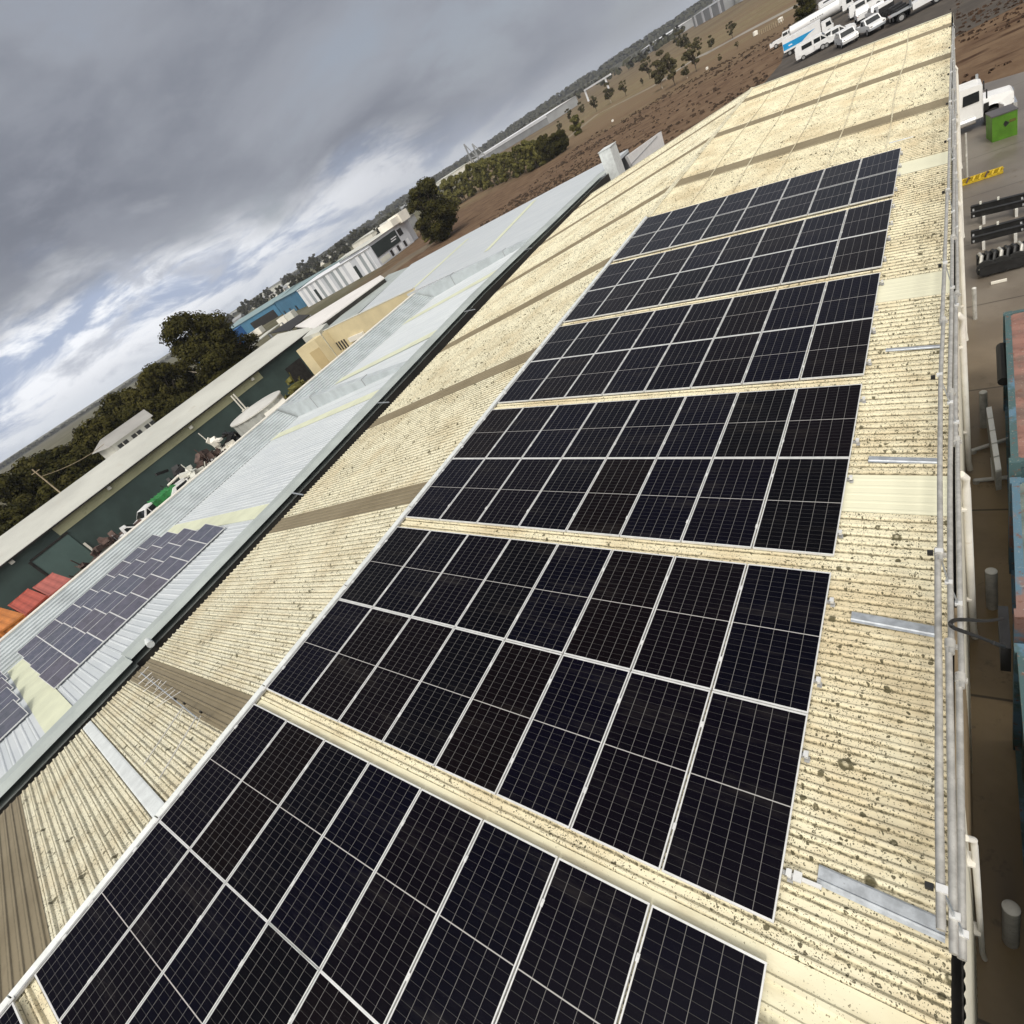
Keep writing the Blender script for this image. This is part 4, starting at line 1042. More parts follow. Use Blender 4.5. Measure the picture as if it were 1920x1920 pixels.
# bonneted truck on the right
t = empty('prime_mover', (11.0, 38.9, G), R(2), 'white bonneted prime mover truck half hidden by the roof edge', 'truck')
sc = .62
t.scale = (sc,) * 3
b, hw = hull([(-4.5, .75), (-.55, .75), (-.55, 2.9), (-.75, 3.05), (-2.6, 3.15), (-2.7, 3.0), (-4.5, 3.0)], 2.3, 2.0, .05, MAT['white'], t, 'cab')
mb = MB(); prof = [(-.54, .8), (-.54, 1.95), (1.1, 1.72), (1.22, 1.6), (1.25, .95), (.95, .75), (.72, .62), (.66, 1.0), (.42, 1.26), (0, 1.36), (-.42, 1.22), (-.62 + .09, .9)]
b2, hw2 = hull(prof, 2.0, 1.2, .28, MAT['white'], t, 'bonnet')
for s_ in (1, -1):   # mudguard arch
    mb = MB(); pts_ = [(math.cos(a) * .72, s_ * .98, .62 + math.sin(a) * .74) for a in [R(x) for x in range(-5, 196, 15)]]
    n = len(pts_); vs = [(x, y - s_ * .22, z) for x, y, z in pts_] + [(x, y + s_ * .16, z) for x, y, z in pts_]
    mb.add(vs, [(i, i + 1, n + i + 1, n + i) for i in range(n - 1)]); mb.build('mudguard', MAT['white'], t, False, True)
    mb = MB(); mb.tube([(-3.6, s_ * 1.05, .75), (-1.0, s_ * 1.05, .75)], .3, 14); mb.build('fuel_tank', MAT['chrome'], t, False, True)
    mb = MB(); mb.tube([(-.75, 1.22 - .3 * (s_ < 0), 1.2), (-.75, 1.22 - .3 * (s_ < 0), 3.3)], .09, 10); mb.build('exhaust_stack', MAT['galv'], t, False, True)
    mb = MB(); mb.box(-.5, -.2, s_ * 1.0, s_ * 1.16, 1.1, 1.6); mb.build('air_cleaner', MAT['blackmetal'], t)
    mb = MB(); mb.tube([(-.5, s_ * 1.15, 2.55), (-.35, s_ * 1.4, 2.5)], .02, 6); mb.box(-.38, -.3, s_ * 1.32, s_ * 1.5, 2.0, 2.6); mb.build('mirror', MAT['blackmetal'], t)
sidewin(t, [(-1.75, 1.95), (-.75, 1.95), (-.75, 2.65), (-1.7, 2.65)], hw)
screen(t, -.545, 2.05, -.56, 2.85, hw)
for y in (1.12, -1.12):
    wheel(t, 0, y, .52, .3)
    for x in (-5.2,): wheel(t, x, y, .52, .5)
mb = MB(); mb.box(1.2, 1.42, -1.1, 1.1, .5, .85); mb.build('bumper', MAT['chrome'], t)
mb = MB(); mb.box(1.24, 1.28, -.55, .55, .9, 1.6); mb.build('grille', MAT['chrome'], t)
lamps(t, 1.2, .85, 1.1)

# ------------------------------------------------------------------ left yard clutter
def onleft(px, py, X): return at(px, py, 0, X)
CY = 'things standing in the yard below the green shed'
c = gnd(288, 968); c = Vector((-47.5, at(292, 962, 0, -47.5).y, G))
uu = copy_tree(ute); uu.location = c; uu.rotation_euler = (0, 0, R(-78)); uu['label'] = 'white ute with dark side glass parked against the ribbed parapet in the left yard'; uu['group'] = CY; uu.scale = (.95,) * 3
gm = empty('harvester_head', (-47.5, at(318, 940, 0, -47.5).y, G), R(85), 'green slatted machine behind the white ute in the left yard', 'machine')
gm.scale = (.62, .8, .8)
mb = MB(); mb.box(-2.0, 2.0, -1.2, 1.2, .7, 2.0); mb.build('deck', MAT['green_load'], gm)
for k in range(7): mb = MB(); mb.bar((-1.9 + k * .6, -1.2, 2.03), (-1.9 + k * .6, 1.2, 2.06), .12, .08); mb.build('slat', MAT['green_load'], gm)
mb = MB(); mb.tube([(1.2, -1.2, 2.4), (3.4, -1.0, 2.5)], .12, 8); mb.build('pipe', MAT['cap_white'], gm, False, True)
for x in (-1.3, 1.3):
    for y in (1.2, -1.2): wheel(gm, x, y, .5, .3)
for kind, px, py, X_, rz, lab in ((suv, 352, 905, -46.8, 85, 'white wagon in the left yard behind the green machine'), (ute, 398, 858, -47.2, 95, 'white ute in the left yard between the brown heaps'), (ut2, 226, 1000, -47.2, 80, 'white tray ute just left of the ute by the parapet')):
    o = copy_tree(kind); o.location = (X_, at(px, py, 0, X_).y, G); o.rotation_euler = (0, 0, R(rz)); o['label'] = lab; o['group'] = CY; o.scale = (.9,) * 3
def scrap(px, py, X, label, mt, s=1.0, seed=0, ext=(1.6, 2.4, 1.5)):
    rnd = random.Random(seed); y = at(px, py, 0, X).y
    t = empty('scrap_pile', (X, y, G), 0, label, 'scrap pile', CY)
    mb = MB()
    for k in range(44):
        c = Vector((rnd.uniform(-ext[0], ext[0]), rnd.uniform(-ext[1], ext[1]), 0)) * s; h = rnd.uniform(.2, ext[2] * 1.35) * s * max(.3, 1 - abs(c.y) / (ext[1] * s * 1.1))
        d_ = Vector((rnd.uniform(-1, 1), rnd.uniform(-1, 1), rnd.uniform(-.4, .4))).normalized() * rnd.uniform(.2, .8) * s
        u = d_.cross(Vector((0, 0, 1))).normalized() * rnd.uniform(.08, .4) * s
        mb.obox(c + Vector((0, 0, h)), d_, u, d_.cross(u).normalized() * rnd.uniform(.05, .3) * s)
        if k % 3 == 0: mb.tube([c + Vector((0, 0, 0)), c + d_ * 1.6 + Vector((0, 0, h + .6))], .05 * s, 5)
    mb.build('heap', MAT[mt], t); return t
for (px, py, X, lab, mt, sd, ext) in ((322, 895, -49, 'black tarp covered heap behind the green machine', 'blackmetal', 1, (1.8, 3.2, 2.1)),
      (380, 868, -47, 'brown scrap heap with bent rods in the middle of the left yard', 'junk', 2, (1.8, 2.6, 2.2)), (365, 893, -46, 'pale boxy scrap beside the brown heap', 'far_pale', 3, (.8, 1.2, 1.6)),
      (410, 842, -47, 'white scrap and sheets near the round tank', 'cap_white', 4, (1.2, 1.6, 2.2)), (432, 822, -47.5, 'dark scrap heap right beside the round tank', 'blackmetal', 5, (1.6, 1.8, 2.0)),
      (205, 1005, -47.5, 'brown timber and crates heap near the grey green roller door', 'junk', 6, (1.0, 4.5, 1.3)), (540, 712, -48, 'small dark shrubby scrap near the shed doorway', 'leaf_olive', 7, (1.0, 1.6, 1.8))):
    scrap(px, py, X, lab, mt, 1.0, sd, ext)

# ------------------------------------------------------------------ far buildings
def wallbuilding(name, p0, p1, h, dep, wallm, roofm, label, cat='factory', gable=.6, base=G):
    A, B = gnd(*p0), gnd(*p1); d_ = (B - A).normalized(); n_ = Vector((-d_.y, d_.x, 0))
    if (A - CAM).dot(n_) < 0: n_ = -n_
    t = empty(name, A, 0, label, cat)
    mb = MB(); mb.prism([A, B, B + n_ * dep, A + n_ * dep], (0, 0, h)); mb.build('wall', wallm, t, True)
    mb = MB(); e_ = .4
    A2, B2 = A - d_ * e_ - n_ * e_, B + d_ * e_ - n_ * e_
    mb.prism([A2 + Vector((0, 0, h + .003)), A2 + n_ * (dep / 2 + e_) + Vector((0, 0, h + gable)), A2 + n_ * (dep + 2 * e_) + Vector((0, 0, h + .003))], B2 - A2); mb.build('roof', roofm, t, True)
    t['_h'] = h
    return t, A, B, d_, n_, h
def facepanel(t, A, d_, n_, s0, s1, z0, z1, mt, nm, o_=.06):
    p, q_ = A + d_ * s0 - n_ * o_, A + d_ * s1 - n_ * o_
    mb = MB(); mb.prism([(p.x, p.y, G + z0), (q_.x, q_.y, G + z0), (q_.x, q_.y, G + z1), (p.x, p.y, G + z1)], n_ * (o_ - .004)); return mb.build(nm, mt, t, True)
def clean(t):
    if '_h' in t: del t['_h']
t, A, B, d_, n_, h = wallbuilding('factory', (579, 576), (714, 500), 5.6, 22, MAT['fac_light'], MAT['fac_white'], 'white striped tilt panel factory across the far road', gable=.4)
Lf = (B - A).length
seq = 'WgWGWDWGWLGWLGWGWLWWDgWGWGW'
sp = Lf / len(seq)
for i, chh in enumerate(seq):
    mm = {'W': 'fac_white', 'G': 'fac_grey', 'g': 'fac_light', 'L': 'fac_light', 'D': 'fac_dark'}[chh]
    if chh == 'D': facepanel(t, A, d_, n_, i * sp, (i + 1) * sp, 0, h * .62, MAT[mm], 'doorway')
    else: facepanel(t, A, d_, n_, i * sp, (i + 1) * sp, 0, h - .35, MAT[mm], 'wall_panel', .08 if chh == 'W' else .03)
facepanel(t, A, d_, n_, 0, Lf, h - .34, h + .15, MAT['fac_white'], 'parapet', .12); clean(t)
A0, B0 = A.copy(), B.copy()
# office with charcoal sign band at its end
t, A, B, d_, n_, h = wallbuilding('office_building', (716, 499), (777, 453), 6.4, 14, MAT['fac_light'], MAT['far_pale'], 'pale office with a long charcoal sign board, end of the white factory', 'office', .1)
Lf = (B - A).length
facepanel(t, A, d_, n_, Lf * .02, Lf * .70, 2.3, 5.6, MAT['fac_dark'], 'sign_board', .15)
for k, (a, b) in enumerate(((.48, .62), (.50, .66))): facepanel(t, A, d_, n_, Lf * a, Lf * b, 3.4 + .55 * k, 3.65 + .55 * k, MAT['fac_white'], 'sign_lettering', .17)
facepanel(t, A, d_, n_, Lf * .74, Lf * .86, 3.4, 5.2, MAT['win'], 'window'); facepanel(t, A, d_, n_, Lf * .05, Lf * .3, .4, 1.7, MAT['far_pale'], 'window')
for k in range(6): facepanel(t, A, d_, n_, Lf * (.34 + k * .1), Lf * (.40 + k * .1), .3, 1.9, MAT['fac_white' if k % 2 else 'win'], 'window')
P = A + d_ * Lf * .8 + n_ * 2; mb = MB(); mb.box(P.x - 3, P.x + 3, P.y - 2, P.y + 3, G + 6.4, G + 8.2); mb.build('roof_box', MAT['cap_white'], t, True)
P = A + d_ * Lf * 1.0 + n_ * 1; mb = MB(); mb.box(P.x - 2.2, P.x + 2.8, P.y - 2, P.y + 2, G + 6.0, G + 8.6); mb.build('roof_box', MAT['cap_white'], t, True); clean(t)
t, A, B, d_, n_, h = wallbuilding('factory', (533, 592), (573, 575), 5.6, 26, MAT['blue_wall'], MAT['teal_roof'], 'steel blue clad factory left of the striped white one'); clean(t)
for k in range(3): facepanel(t, A, d_, n_, (B - A).length * (.1 + .28 * k), (B - A).length * (.16 + .28 * k), 0, 1.6, MAT['blackmetal'], 'doorway')
t, A, B, d_, n_, h = wallbuilding('factory', (432, 664), (470, 633), 5.2, 12, MAT['bright_blue'], MAT['bright_blue'], 'bright blue clad shed beside the big gum tree', gable=.1); clean(t)
t, A, B, d_, n_, h = wallbuilding('factory', (425, 668 - 18), (528, 590), 5.0, 30, MAT['blue_wall'], MAT['teal_roof'], 'long low pale teal roofed factory between the bright blue and steel blue ones', gable=1.2); clean(t)
facepanel(t, A, d_, n_, (B - A).length * .55, (B - A).length * .95, 0, 3.2, MAT['gutter'], 'open_bay')
# pale awnings and clutter in front of it
for (p0, p1, p2, p3, mt, lab) in (((440, 668), (500, 622), (528, 604), (470, 650), 'far_pale', 'pale sloping awning roof in front of the teal roofed factory'),
                                 ((505, 625), (560, 590), (580, 590), (545, 618), 'gutter', 'black shade cloth yard in front of the steel blue factory')):
    Q = [at(x, y, 2, -2.6) for x, y in (p0, p1, p2, p3)]; t = empty('awning', (Q[0].x, Q[0].y, G), 0, lab, 'awning')
    mb = MB(); mb.prism(Q, (0, 0, -.15)); mb.build('roof', MAT[mt], t, True); mb = MB()
    for p in Q: mb.box(p.x - .15, p.x + .15, p.y - .15, p.y + .15, G, -2.75)
    mb.build('posts', MAT['far_grey'], t, True)
for (p, mt, lab) in (((452, 660), 'cont_red', 'red parked truck by the awning'), ((475, 636), 'cap_white', 'white crate left of the open bay'), ((490, 626), 'cap_white', 'white crate in front of the open bay'), ((537, 606), 'cap_white', 'white crate in front of the steel blue factory'), ((550, 598), 'far_pale', 'pale crate beside the shade cloth yard')):
    q = gnd(*p); t = empty('crate', q, R(20), lab, 'crate'); mb = MB(); mb.box(-1.6, 1.6, -1.2, 1.2, .15, 2.2); mb.build('body', MAT[mt], t); mb = MB(); mb.box(-1.5, 1.5, -1.1, 1.1, 0, .148); mb.build('pallet', MAT['wood'], t)
# crane boom by the bright blue shed
q = gnd(452, 668); t = empty('crane', (q.x, q.y, G), 0, 'dark crane boom leaning beside the bright blue shed', 'crane')
mb = MB(); z1 = at(434, 640, 1, q.y); mb.bar((q.x, q.y, G + 1.5), (z1.x, q.y, z1.z), .35, .35); mb.build('boom', MAT['blackmetal'], t, True); mb = MB(); mb.box(q.x - 1.5, q.x + 1.5, q.y - 1.2, q.y + 1.2, G + .2, G + 1.8); mb.build('cab', MAT['cont_red'], t, True)
# far sheds along the skyline
FS = [((435, 592), (505, 552), 6, 30, 'far_pale', 'far_pale', 'big pale shed on the rise behind the tree belt'), ((418, 600), (452, 582), 5, 20, 'far_grey', 'far_pale', 'grey shed left of the big pale shed'),
      ((622, 528), (706, 480), 4.6, 30, 'far_grey', 'far_pale', 'low pale roofed shed behind the striped factory'),
      ((704, 452), (762, 412), 5, 22, 'cap_white', 'far_pale', 'cream rendered workshop behind the pale office'),
      ((818, 362), (858, 338), 7, 24, 'cap_white', 'far_pale', 'white long building at the left end of the hedge row'),
      ((894, 312), (1030, 232), 6, 30, 'far_grey', 'fac_white', 'very long low shed with white roof edge beyond the hedge row'),
      ((1003, 246), (1024, 235), 3.4, 10, 'cap_white', 'cap_white', 'small white building at the end of the very long shed'),
      ((1204, 108), (1258, 76), 6, 30, 'far_grey', 'fac_white', 'grey warehouse with white roof line under the ridge'),
      ((1302, 52), (1360, 20), 7, 20, 'far_grey', 'far_grey', 'dark factory with pale columns high on the right'),
      ((1340, 26), (1400, -2), 9, 20, 'far_pale', 'far_grey', 'tall grey hall at the top edge of the photo')]
for p0, p1, h_, dp, wm, rm, lab in FS:
    t, A, B, d_, n_, h = wallbuilding('far_shed', p0, p1, h_, dp, MAT[wm], MAT[rm], lab, 'shed', .8); clean(t)
    L_ = (B - A).length
    if 'columns' in lab or 'tall' in lab:
        for k in range(4): facepanel(t, A, d_, n_, L_ * (.08 + .26 * k), L_ * (.13 + .26 * k), 0, h * 1.05, MAT['fac_white'], 'column', .4)
    elif 'very long' in lab:
        facepanel(t, A, d_, n_, 0, L_, h * .75, h * 1.05, MAT['fac_white'], 'fascia', .3)
    else:
        for k in range(3): facepanel(t, A, d_, n_, L_ * (.12 + .28 * k), L_ * (.24 + .28 * k), 0, h * .6, MAT['fac_dark'], 'doorway', .2)
# portal frame in white steel
a, b = gnd(1104, 190), gnd(1142, 168); t = empty('portal_canopy', a, 0, 'white steel portal canopy standing alone in the brown paddock', 'canopy')
hh = 6.5; mb = MB()
for p in (a, b): mb.bar(p, p + Vector((0, 0, hh)), .9, .9, (1, 0, 0))
mb.build('column', MAT['fac_white'], t, True); mb = MB(); e_ = (b - a); mb.bar(a - e_ * .02 + Vector((0, 0, hh)), b + e_ * .25 + Vector((0, 0, hh)), 1.0, .9); mb.build('beam', MAT['fac_white'], t, True)
# conveyor towers (pale A frames)
for k, (px, py, top) in enumerate((((896, 318), None, 20), ((908, 312), None, 17))[0:0] or (((893, 318), (879, 264), 0), ((905, 311), (889, 267), 0))):
    p = gnd(*px); T_ = at(py[0], py[1], 1, p.y); hgt = min(60, max(8, T_.z - G)); t = empty('conveyor_tower', p, 0, 'pale grey conveyor tower, %s of the two' % ('left' if k == 0 else 'right'), 'tower')
    mb = MB(); mb.bar((-1.0, 0, 0), (0, 0, hgt), 1.0, 1.0); mb.bar((6, 5, 0), (0, 0, hgt), .7, .7)
    mb.build('mast', MAT['far_grey'], t); mb = MB(); mb.bar((0, 0, hgt * .45), (4, 3, hgt * .4), .6); mb.build('brace', MAT['far_grey'], t)
# house among the dark trees
X = -66.5
hA, hB = at(203, 830, 0, X), at(284, 785, 0, X)
t = empty('house', (X, (hA.y + hB.y) / 2, G), 0, 'white weatherboard house with grey roof among the dark trees behind the shed', 'house')
zE = (hA.z + hB.z) / 2 - .1
mb = MB(); mb.box(X - 6.5, X, hA.y, hB.y, G, zE); mb.build('wall', MAT['house_wall'], t, True)
mb = MB(); mb.prism([(X + .6, hA.y - .6, zE), (X - 3.2, hA.y + .4, zE + .95), (X - 7, hA.y - .6, zE)], (0, hB.y - hA.y + .8, 0)); mb.build('roof', MAT['house_roof'], t, True)
yy = hA.y + .4
while yy < hB.y - .8:
    mb = MB(); mb.box(X + .002, X + .05, yy, yy + 1.3, zE - 2.0, zE - .4); w_ = mb.build('window', MAT['win'], t, True)
    mb = MB(); mb.box(X + .05, X + .09, yy + .6, yy + .7, zE - 2.0, zE - .4); mb.build('window_frame', MAT['cap_white'], w_, False)
    bpy.data.objects[w_.name].children[0].location = (0, 0, 0) if False else (-t.location.x, -t.location.y, -t.location.z)
    yy += 1.9

# power pole
p = Vector((-66, at(100, 915, 0, -66).y, G)); zt = at(60, 880, 0, -66)
t = empty('power_pole', (-66, zt.y, G), 0, 'timber power pole with a thin wire in front of the dark trees on the left', 'power pole')
mb = MB(); mb.tube([(-66, zt.y + .0, G), (-66, zt.y, zt.z)], [.09, .07], 8); mb.build('pole', MAT['wood'], t, True)
mb = MB(); mb.bar((-66, zt.y - .45, zt.z - .4), (-66, zt.y + .45, zt.z - .4), .06, .07); mb.build('crossarm', MAT['wood'], t, True)
q = at(200, 828, 0, -68); a = at(78, 893, 0, -66); mb = MB(); pts_ = []
for k in range(13): f = k / 12; v = a.lerp(q, f); v.z -= 1.0 * 4 * f * (1 - f) * .4; pts_.append(v)
mb.tube(pts_, .03, 5); mb.build('wire', MAT['wood'], t, True)

# ------------------------------------------------------------------ trees
def crown_mesh(seed, shape, nclump, nleaf, leaf, squash=1.0, core=.55):
    """unit crown: z from 0 to 1, radius about .5"""
    rnd = random.Random(seed); mb = MB(); cl = []
    for i in range(nclump):
        for _ in range(30):
            z = rnd.uniform(0.04, .97); a = rnd.uniform(0, 6.283)
            if shape == 'cone': rmax = .46 * (1 - z) ** .7 + .03
            elif shape == 'gum': rmax = .5 * math.sin(math.pi * min(1, z * .9 + .08)) ** .6 * (.75 + .25 * math.sin(a * 3 + z * 7 + seed))
            elif shape == 'column': rmax = .48 * (1 - z ** 4) ** .5
            else: rmax = .5 * math.sqrt(max(.02, 1 - (2 * z - 1) ** 2)) * (.8 + .2 * math.sin(a * 2 + seed))
            r_ = rmax * rnd.random() ** .4
            c = Vector((r_ * math.cos(a), r_ * math.sin(a), z))
            if all((c - q).length > .05 for q, _ in cl): break
        cl.append((c, rnd.uniform(.07, .15) * (1.15 if shape in ('gum', 'round') else .9)))
    for c, cr in cl:
        m_ = int(nleaf / nclump * (cr / .11) ** 2)
        for k in range(m_):
            v = Vector((rnd.gauss(0, 1), rnd.gauss(0, 1), rnd.gauss(0, 1))).normalized() * cr * rnd.uniform(.5, 1.05)
            v.z *= .75
            p = c + v; s = leaf * rnd.uniform(.6, 1.3)
            n_ = (v.normalized() + Vector((rnd.uniform(-.7, .7), rnd.uniform(-.7, .7), rnd.uniform(-.3, .9)))).normalized()
            a = n_.cross(Vector((rnd.uniform(-1, 1), rnd.uniform(-1, 1), .3))).normalized(); b = n_.cross(a)
            if shape == 'cone': b = (b + Vector((v.x, v.y, -.01)).normalized() * .6).normalized()
            mb.add([p - a * s * .5 - b * s * .8, p + a * s * .6 - b * s * .1, p + a * s * .1 + b * s * .9, p - a * s * .5 + b * s * .2], [(0, 1, 2, 3)])
    return mb, cl
def make_tree(name, seed, shape, nclump, nleaf, leaf, lm, bm, tr=.03, crown0=.18, cat='tree'):
    t = empty(name, (0, 0, 0), 0, 't', cat)
    mb, cl = crown_mesh(seed, shape, nclump, nleaf, leaf); h0 = crown0
    mb.v = [(x, y, h0 + z * (1 - h0)) for x, y, z in mb.v]
    mb.build('crown', lm, t)
    tk = MB(); rnd = random.Random(seed + 5)
    spine = [Vector((rnd.uniform(-.012, .012) * k, rnd.uniform(-.012, .012) * k, k * .14)) for k in range(6)]
    tk.tube(spine, [tr * (1.2 - .19 * k) for k in range(6)], 7)
    for c, cr in cl[::max(1, len(cl) // 14)]:
        cc_ = Vector((c.x, c.y, h0 + c.z * (1 - h0))); z0 = max(.1, cc_.z * .55); b0 = spine[min(5, int(z0 / .14))]
        tk.tube([Vector((b0.x, b0.y, z0)), b0.lerp(cc_, .5) * .5 + cc_ * .25 + Vector((b0.x, b0.y, z0)) * .25, cc_], [tr * .5, tr * .33, tr * .15], 5)
    tk.build('trunk', bm, t, False, True)
    return t
T_dark = make_tree('conifer', 3, 'column', 70, 9000, .030, MAT['leaf_dark'], MAT['bark'], .03, .02)
T_dark2 = make_tree('conifer', 9, 'cone', 60, 7000, .032, MAT['leaf_dark'], MAT['bark'], .025, .02)
T_gum = make_tree('gum_tree', 21, 'gum', 60, 16000, .020, MAT['leaf_dark'], MAT['bark_pale'], .022, .22)
T_round = make_tree('dense_tree', 5, 'round', 70, 12000, .026, MAT['leaf_dark'], MAT['bark'], .03, .06)
T_pad = make_tree('paddock_tree', 14, 'gum', 26, 1500, .06, MAT['leaf_gum'], MAT['bark_pale'], .03, .25)
T_pad2 = make_tree('paddock_tree', 33, 'round', 22, 1300, .065, MAT['leaf_gum'], MAT['bark'], .03, .28)
T_hedge = make_tree('bushy_tree', 41, 'round', 34, 3200, .048, MAT['leaf_olive'], MAT['bark'], .025, .03)
T_hedge2 = make_tree('bushy_tree', 44, 'column', 34, 3200, .046, MAT['leaf_olive'], MAT['bark'], .02, .03)
T_town = make_tree('street_tree', 55, 'round', 22, 1300, .07, MAT['leaf_far'], MAT['bark'], .03, .08)
U = {id(x): [] for x in (T_dark, T_dark2, T_gum, T_round, T_pad, T_pad2, T_hedge, T_hedge2, T_town)}
def tree(T, X, Y, top, wid, label, group, base=G):
    h = top - base
    return inst(T, U[id(T)], (X, Y, base), random.uniform(0, 6.28), (wid, wid, h), label, group)
def topat(px, py, X): return at(px, py, 0, X)
# dark belt behind the green shed: skyline follows these pixels
line = [(-10, 905), (25, 868), (62, 862), (98, 868), (125, 848), (152, 795), (168, 812), (188, 775), (215, 740), (248, 712), (275, 694), (300, 690)]
for i, (px, py) in enumerate(line):
    X = -78 - (i % 3) * 3.5; p = topat(px, py, X)
    where = ['at the left photo edge', 'second from the left edge', 'third from the left edge', 'just above the power pole', 'between pole and house', 'with the spiky top left of the house', 'low, behind the spiky one', 'just left of the house roof', 'behind the house roof', 'above the house chimney end', 'left of the tall gum', 'touching the tall gum'][i]
    tree((T_dark2 if i in (4, 5, 6) else T_dark if i % 2 else T_round), p.x, p.y, p.z, 7.5 + (i % 3), 'dark tree of the back belt, %s' % where, 'dark tree belt behind the green shed')
for i, (px, py) in enumerate([(-20, 960), (20, 945), (60, 925), (100, 905), (140, 880), (180, 850), (300, 760), (335, 745), (370, 730), (405, 700), (265, 745), (235, 765)]):
    X = -71 - (i % 2) * 2 - (6 if i in (4, 5, 6, 10, 11) else 0); p = topat(px, py, X)
    tree(T_round if i % 2 else T_dark, p.x, p.y, p.z, 7.5, 'dark tree of the front belt behind the shed, %s from left' % ['first', 'second', 'third', 'fourth', 'fifth', 'sixth', 'ninth', 'tenth', 'eleventh', 'last', 'eighth', 'seventh'][i], 'dark tree belt behind the green shed')
for k_, (px, py, X_, w_) in enumerate(((40, 872, -90, 9), (70, 866, -92, 9), (105, 848, -92, 9), (120, 828, -90, 9), (150, 800, -86, 7), (178, 812, -80, 8), (130, 845, -82, 8), (200, 790, -84, 8), (85, 880, -84, 8))):
    p = topat(px, py, X_); tree(T_dark if k_ % 2 else T_dark2, p.x, p.y, p.z, w_, 'dark tree filling the belt gap, %s' % ['far low one at left', 'far low one above the wire', 'far one above the wire end', 'far one left of the spiky one', 'left spiky one', 'right of the left spiky one', 'low one left of them', 'next to the house roof', 'lowest by the pole top'][k_], 'dark tree belt behind the green shed')
p = topat(322, 604, -76); tree(T_gum, p.x, p.y + 1.0, p.z, 12, 'tallest dark gum tree breaking the skyline above the shed', 'gum trees above the shed')
p = topat(368, 640, -77); tree(T_gum, p.x, p.y + 2.5, p.z + .5, 9, 'shorter dark gum tree on the right flank of the tallest one', 'gum trees above the shed')
p = topat(418, 650, -79); tree(T_round, p.x, p.y, p.z, 8, 'round dark tree next to the bright blue shed', 'gum trees above the shed')
# big round tree by the blue roof
P0 = gnd(838, 446); T0 = at(792, 366, 1, P0.y)
tree(T_round, P0.x, P0.y, G + 11.5, 12.5, 'big round dark tree standing alone beyond the pale blue roof', 'lone trees')
P0 = gnd(815, 452); tree(T_hedge, P0.x, P0.y, G + 3.2, 6, 'small bush at the foot of the big round dark tree', 'lone trees')
# paddock trees
def by_px(T, bx, by, hpx, label, group, wr=.75):
    p = gnd(bx, by); h = hpx * depth(p) / F
    tree(T, p.x, p.y, G + h, h * wr, label, group)
PT = [(1219, 148, 34, 'left end of the middle clump'), (1242, 166, 44, 'front left of the middle clump'), (1266, 160, 52, 'tallest of the middle clump'), (1250, 150, 46, 'centre of the middle clump'), (1306, 134, 46, 'right end of the middle clump'), (1289, 147, 24, 'thin one in the middle clump'),
      (1174, 180, 25, 'by the white shed frame'), (1146, 193, 32, 'just right of the white portal'), (1119, 209, 26, 'just left of the white portal'), (1095, 216, 22, 'second left of the portal'), (1071, 229, 22, 'third left of the portal'), (1052, 246, 17, 'fourth left of the portal'),
      (1206, 160, 12, 'tiny one left of the clump'), (1288, 96, 34, 'dark one above the clump'), (1312, 102, 27, 'beside the far road'), (1336, 93, 22, 'on the far road edge'), (1374, 72, 26, 'right of the far road'), (1351, 117, 13, 'tiny one below the road'), (1383, 91, 11, 'tiny one right of the road'), (1275, 92, 26, 'behind the dark one')]
for i, (bx, by, hp, wh_) in enumerate(PT):
    by_px(T_pad if i % 2 else T_pad2, bx, by, hp, 'paddock tree, %s' % wh_, 'scattered trees in the brown paddock', .72)
by_px(T_hedge, 1088, 250, 32, 'yellow green bushy tree alone in the brown paddock', 'scattered trees in the brown paddock', .9)
by_px(T_round, 1512, 40, 40, 'dark tree behind the white tanker truck', 'lone trees', 1.0)
# hedge row
HL = [(848, 392), (860, 384), (874, 376), (888, 364), (902, 358), (916, 352), (930, 348), (944, 341), (958, 336), (972, 330), (986, 324), (998, 320), (1008, 315), (1020, 308), (1034, 300), (1048, 290), (1058, 284)]
for i, (bx, by) in enumerate(HL):
    hp = 50 - (0 if i < 12 else 4) + random.uniform(-7, 5)
    if i >= 14: by_px(T_round, bx, by, 42 if i == 14 else 34, 'dark green bush at the right end of the hedge row, %s' % ['tallest', 'middle', 'last'][i - 14], 'hedge row beyond the pale blue roof', .95)
    else: by_px(T_hedge if i % 2 else T_hedge2, bx, by, hp, 'olive bushy tree of the hedge row, number %s from its left end' % ['one', 'two', 'three', 'four', 'five', 'six', 'seven', 'eight', 'nine', 'ten', 'eleven', 'twelve', 'thirteen', 'fourteen'][i], 'hedge row beyond the pale blue roof', .85)
# street trees behind the factories
ST = []
rs = random.Random(3)
i = 0
for k in range(46):
    f = k / 45; bx = 395 + f * 385; by = 628 - f * 222 + rs.uniform(-10, 14); bx += rs.uniform(-4, 4)
    p = gnd(bx, by - 6); dst = (p - CAM).length
    if dst > 900: continue
    h = rs.uniform(14, 26) * depth(p) / F; h = min(h, 22)
    ST.append((p, h))
ST.sort(key=lambda a: a[0].x)
for k, (p, h) in enumerate(ST):
    tree(T_town, p.x, p.y, G + h, h * rs.uniform(.8, 1.2), 'dark street tree in the belt behind the far factories', 'street tree belt')
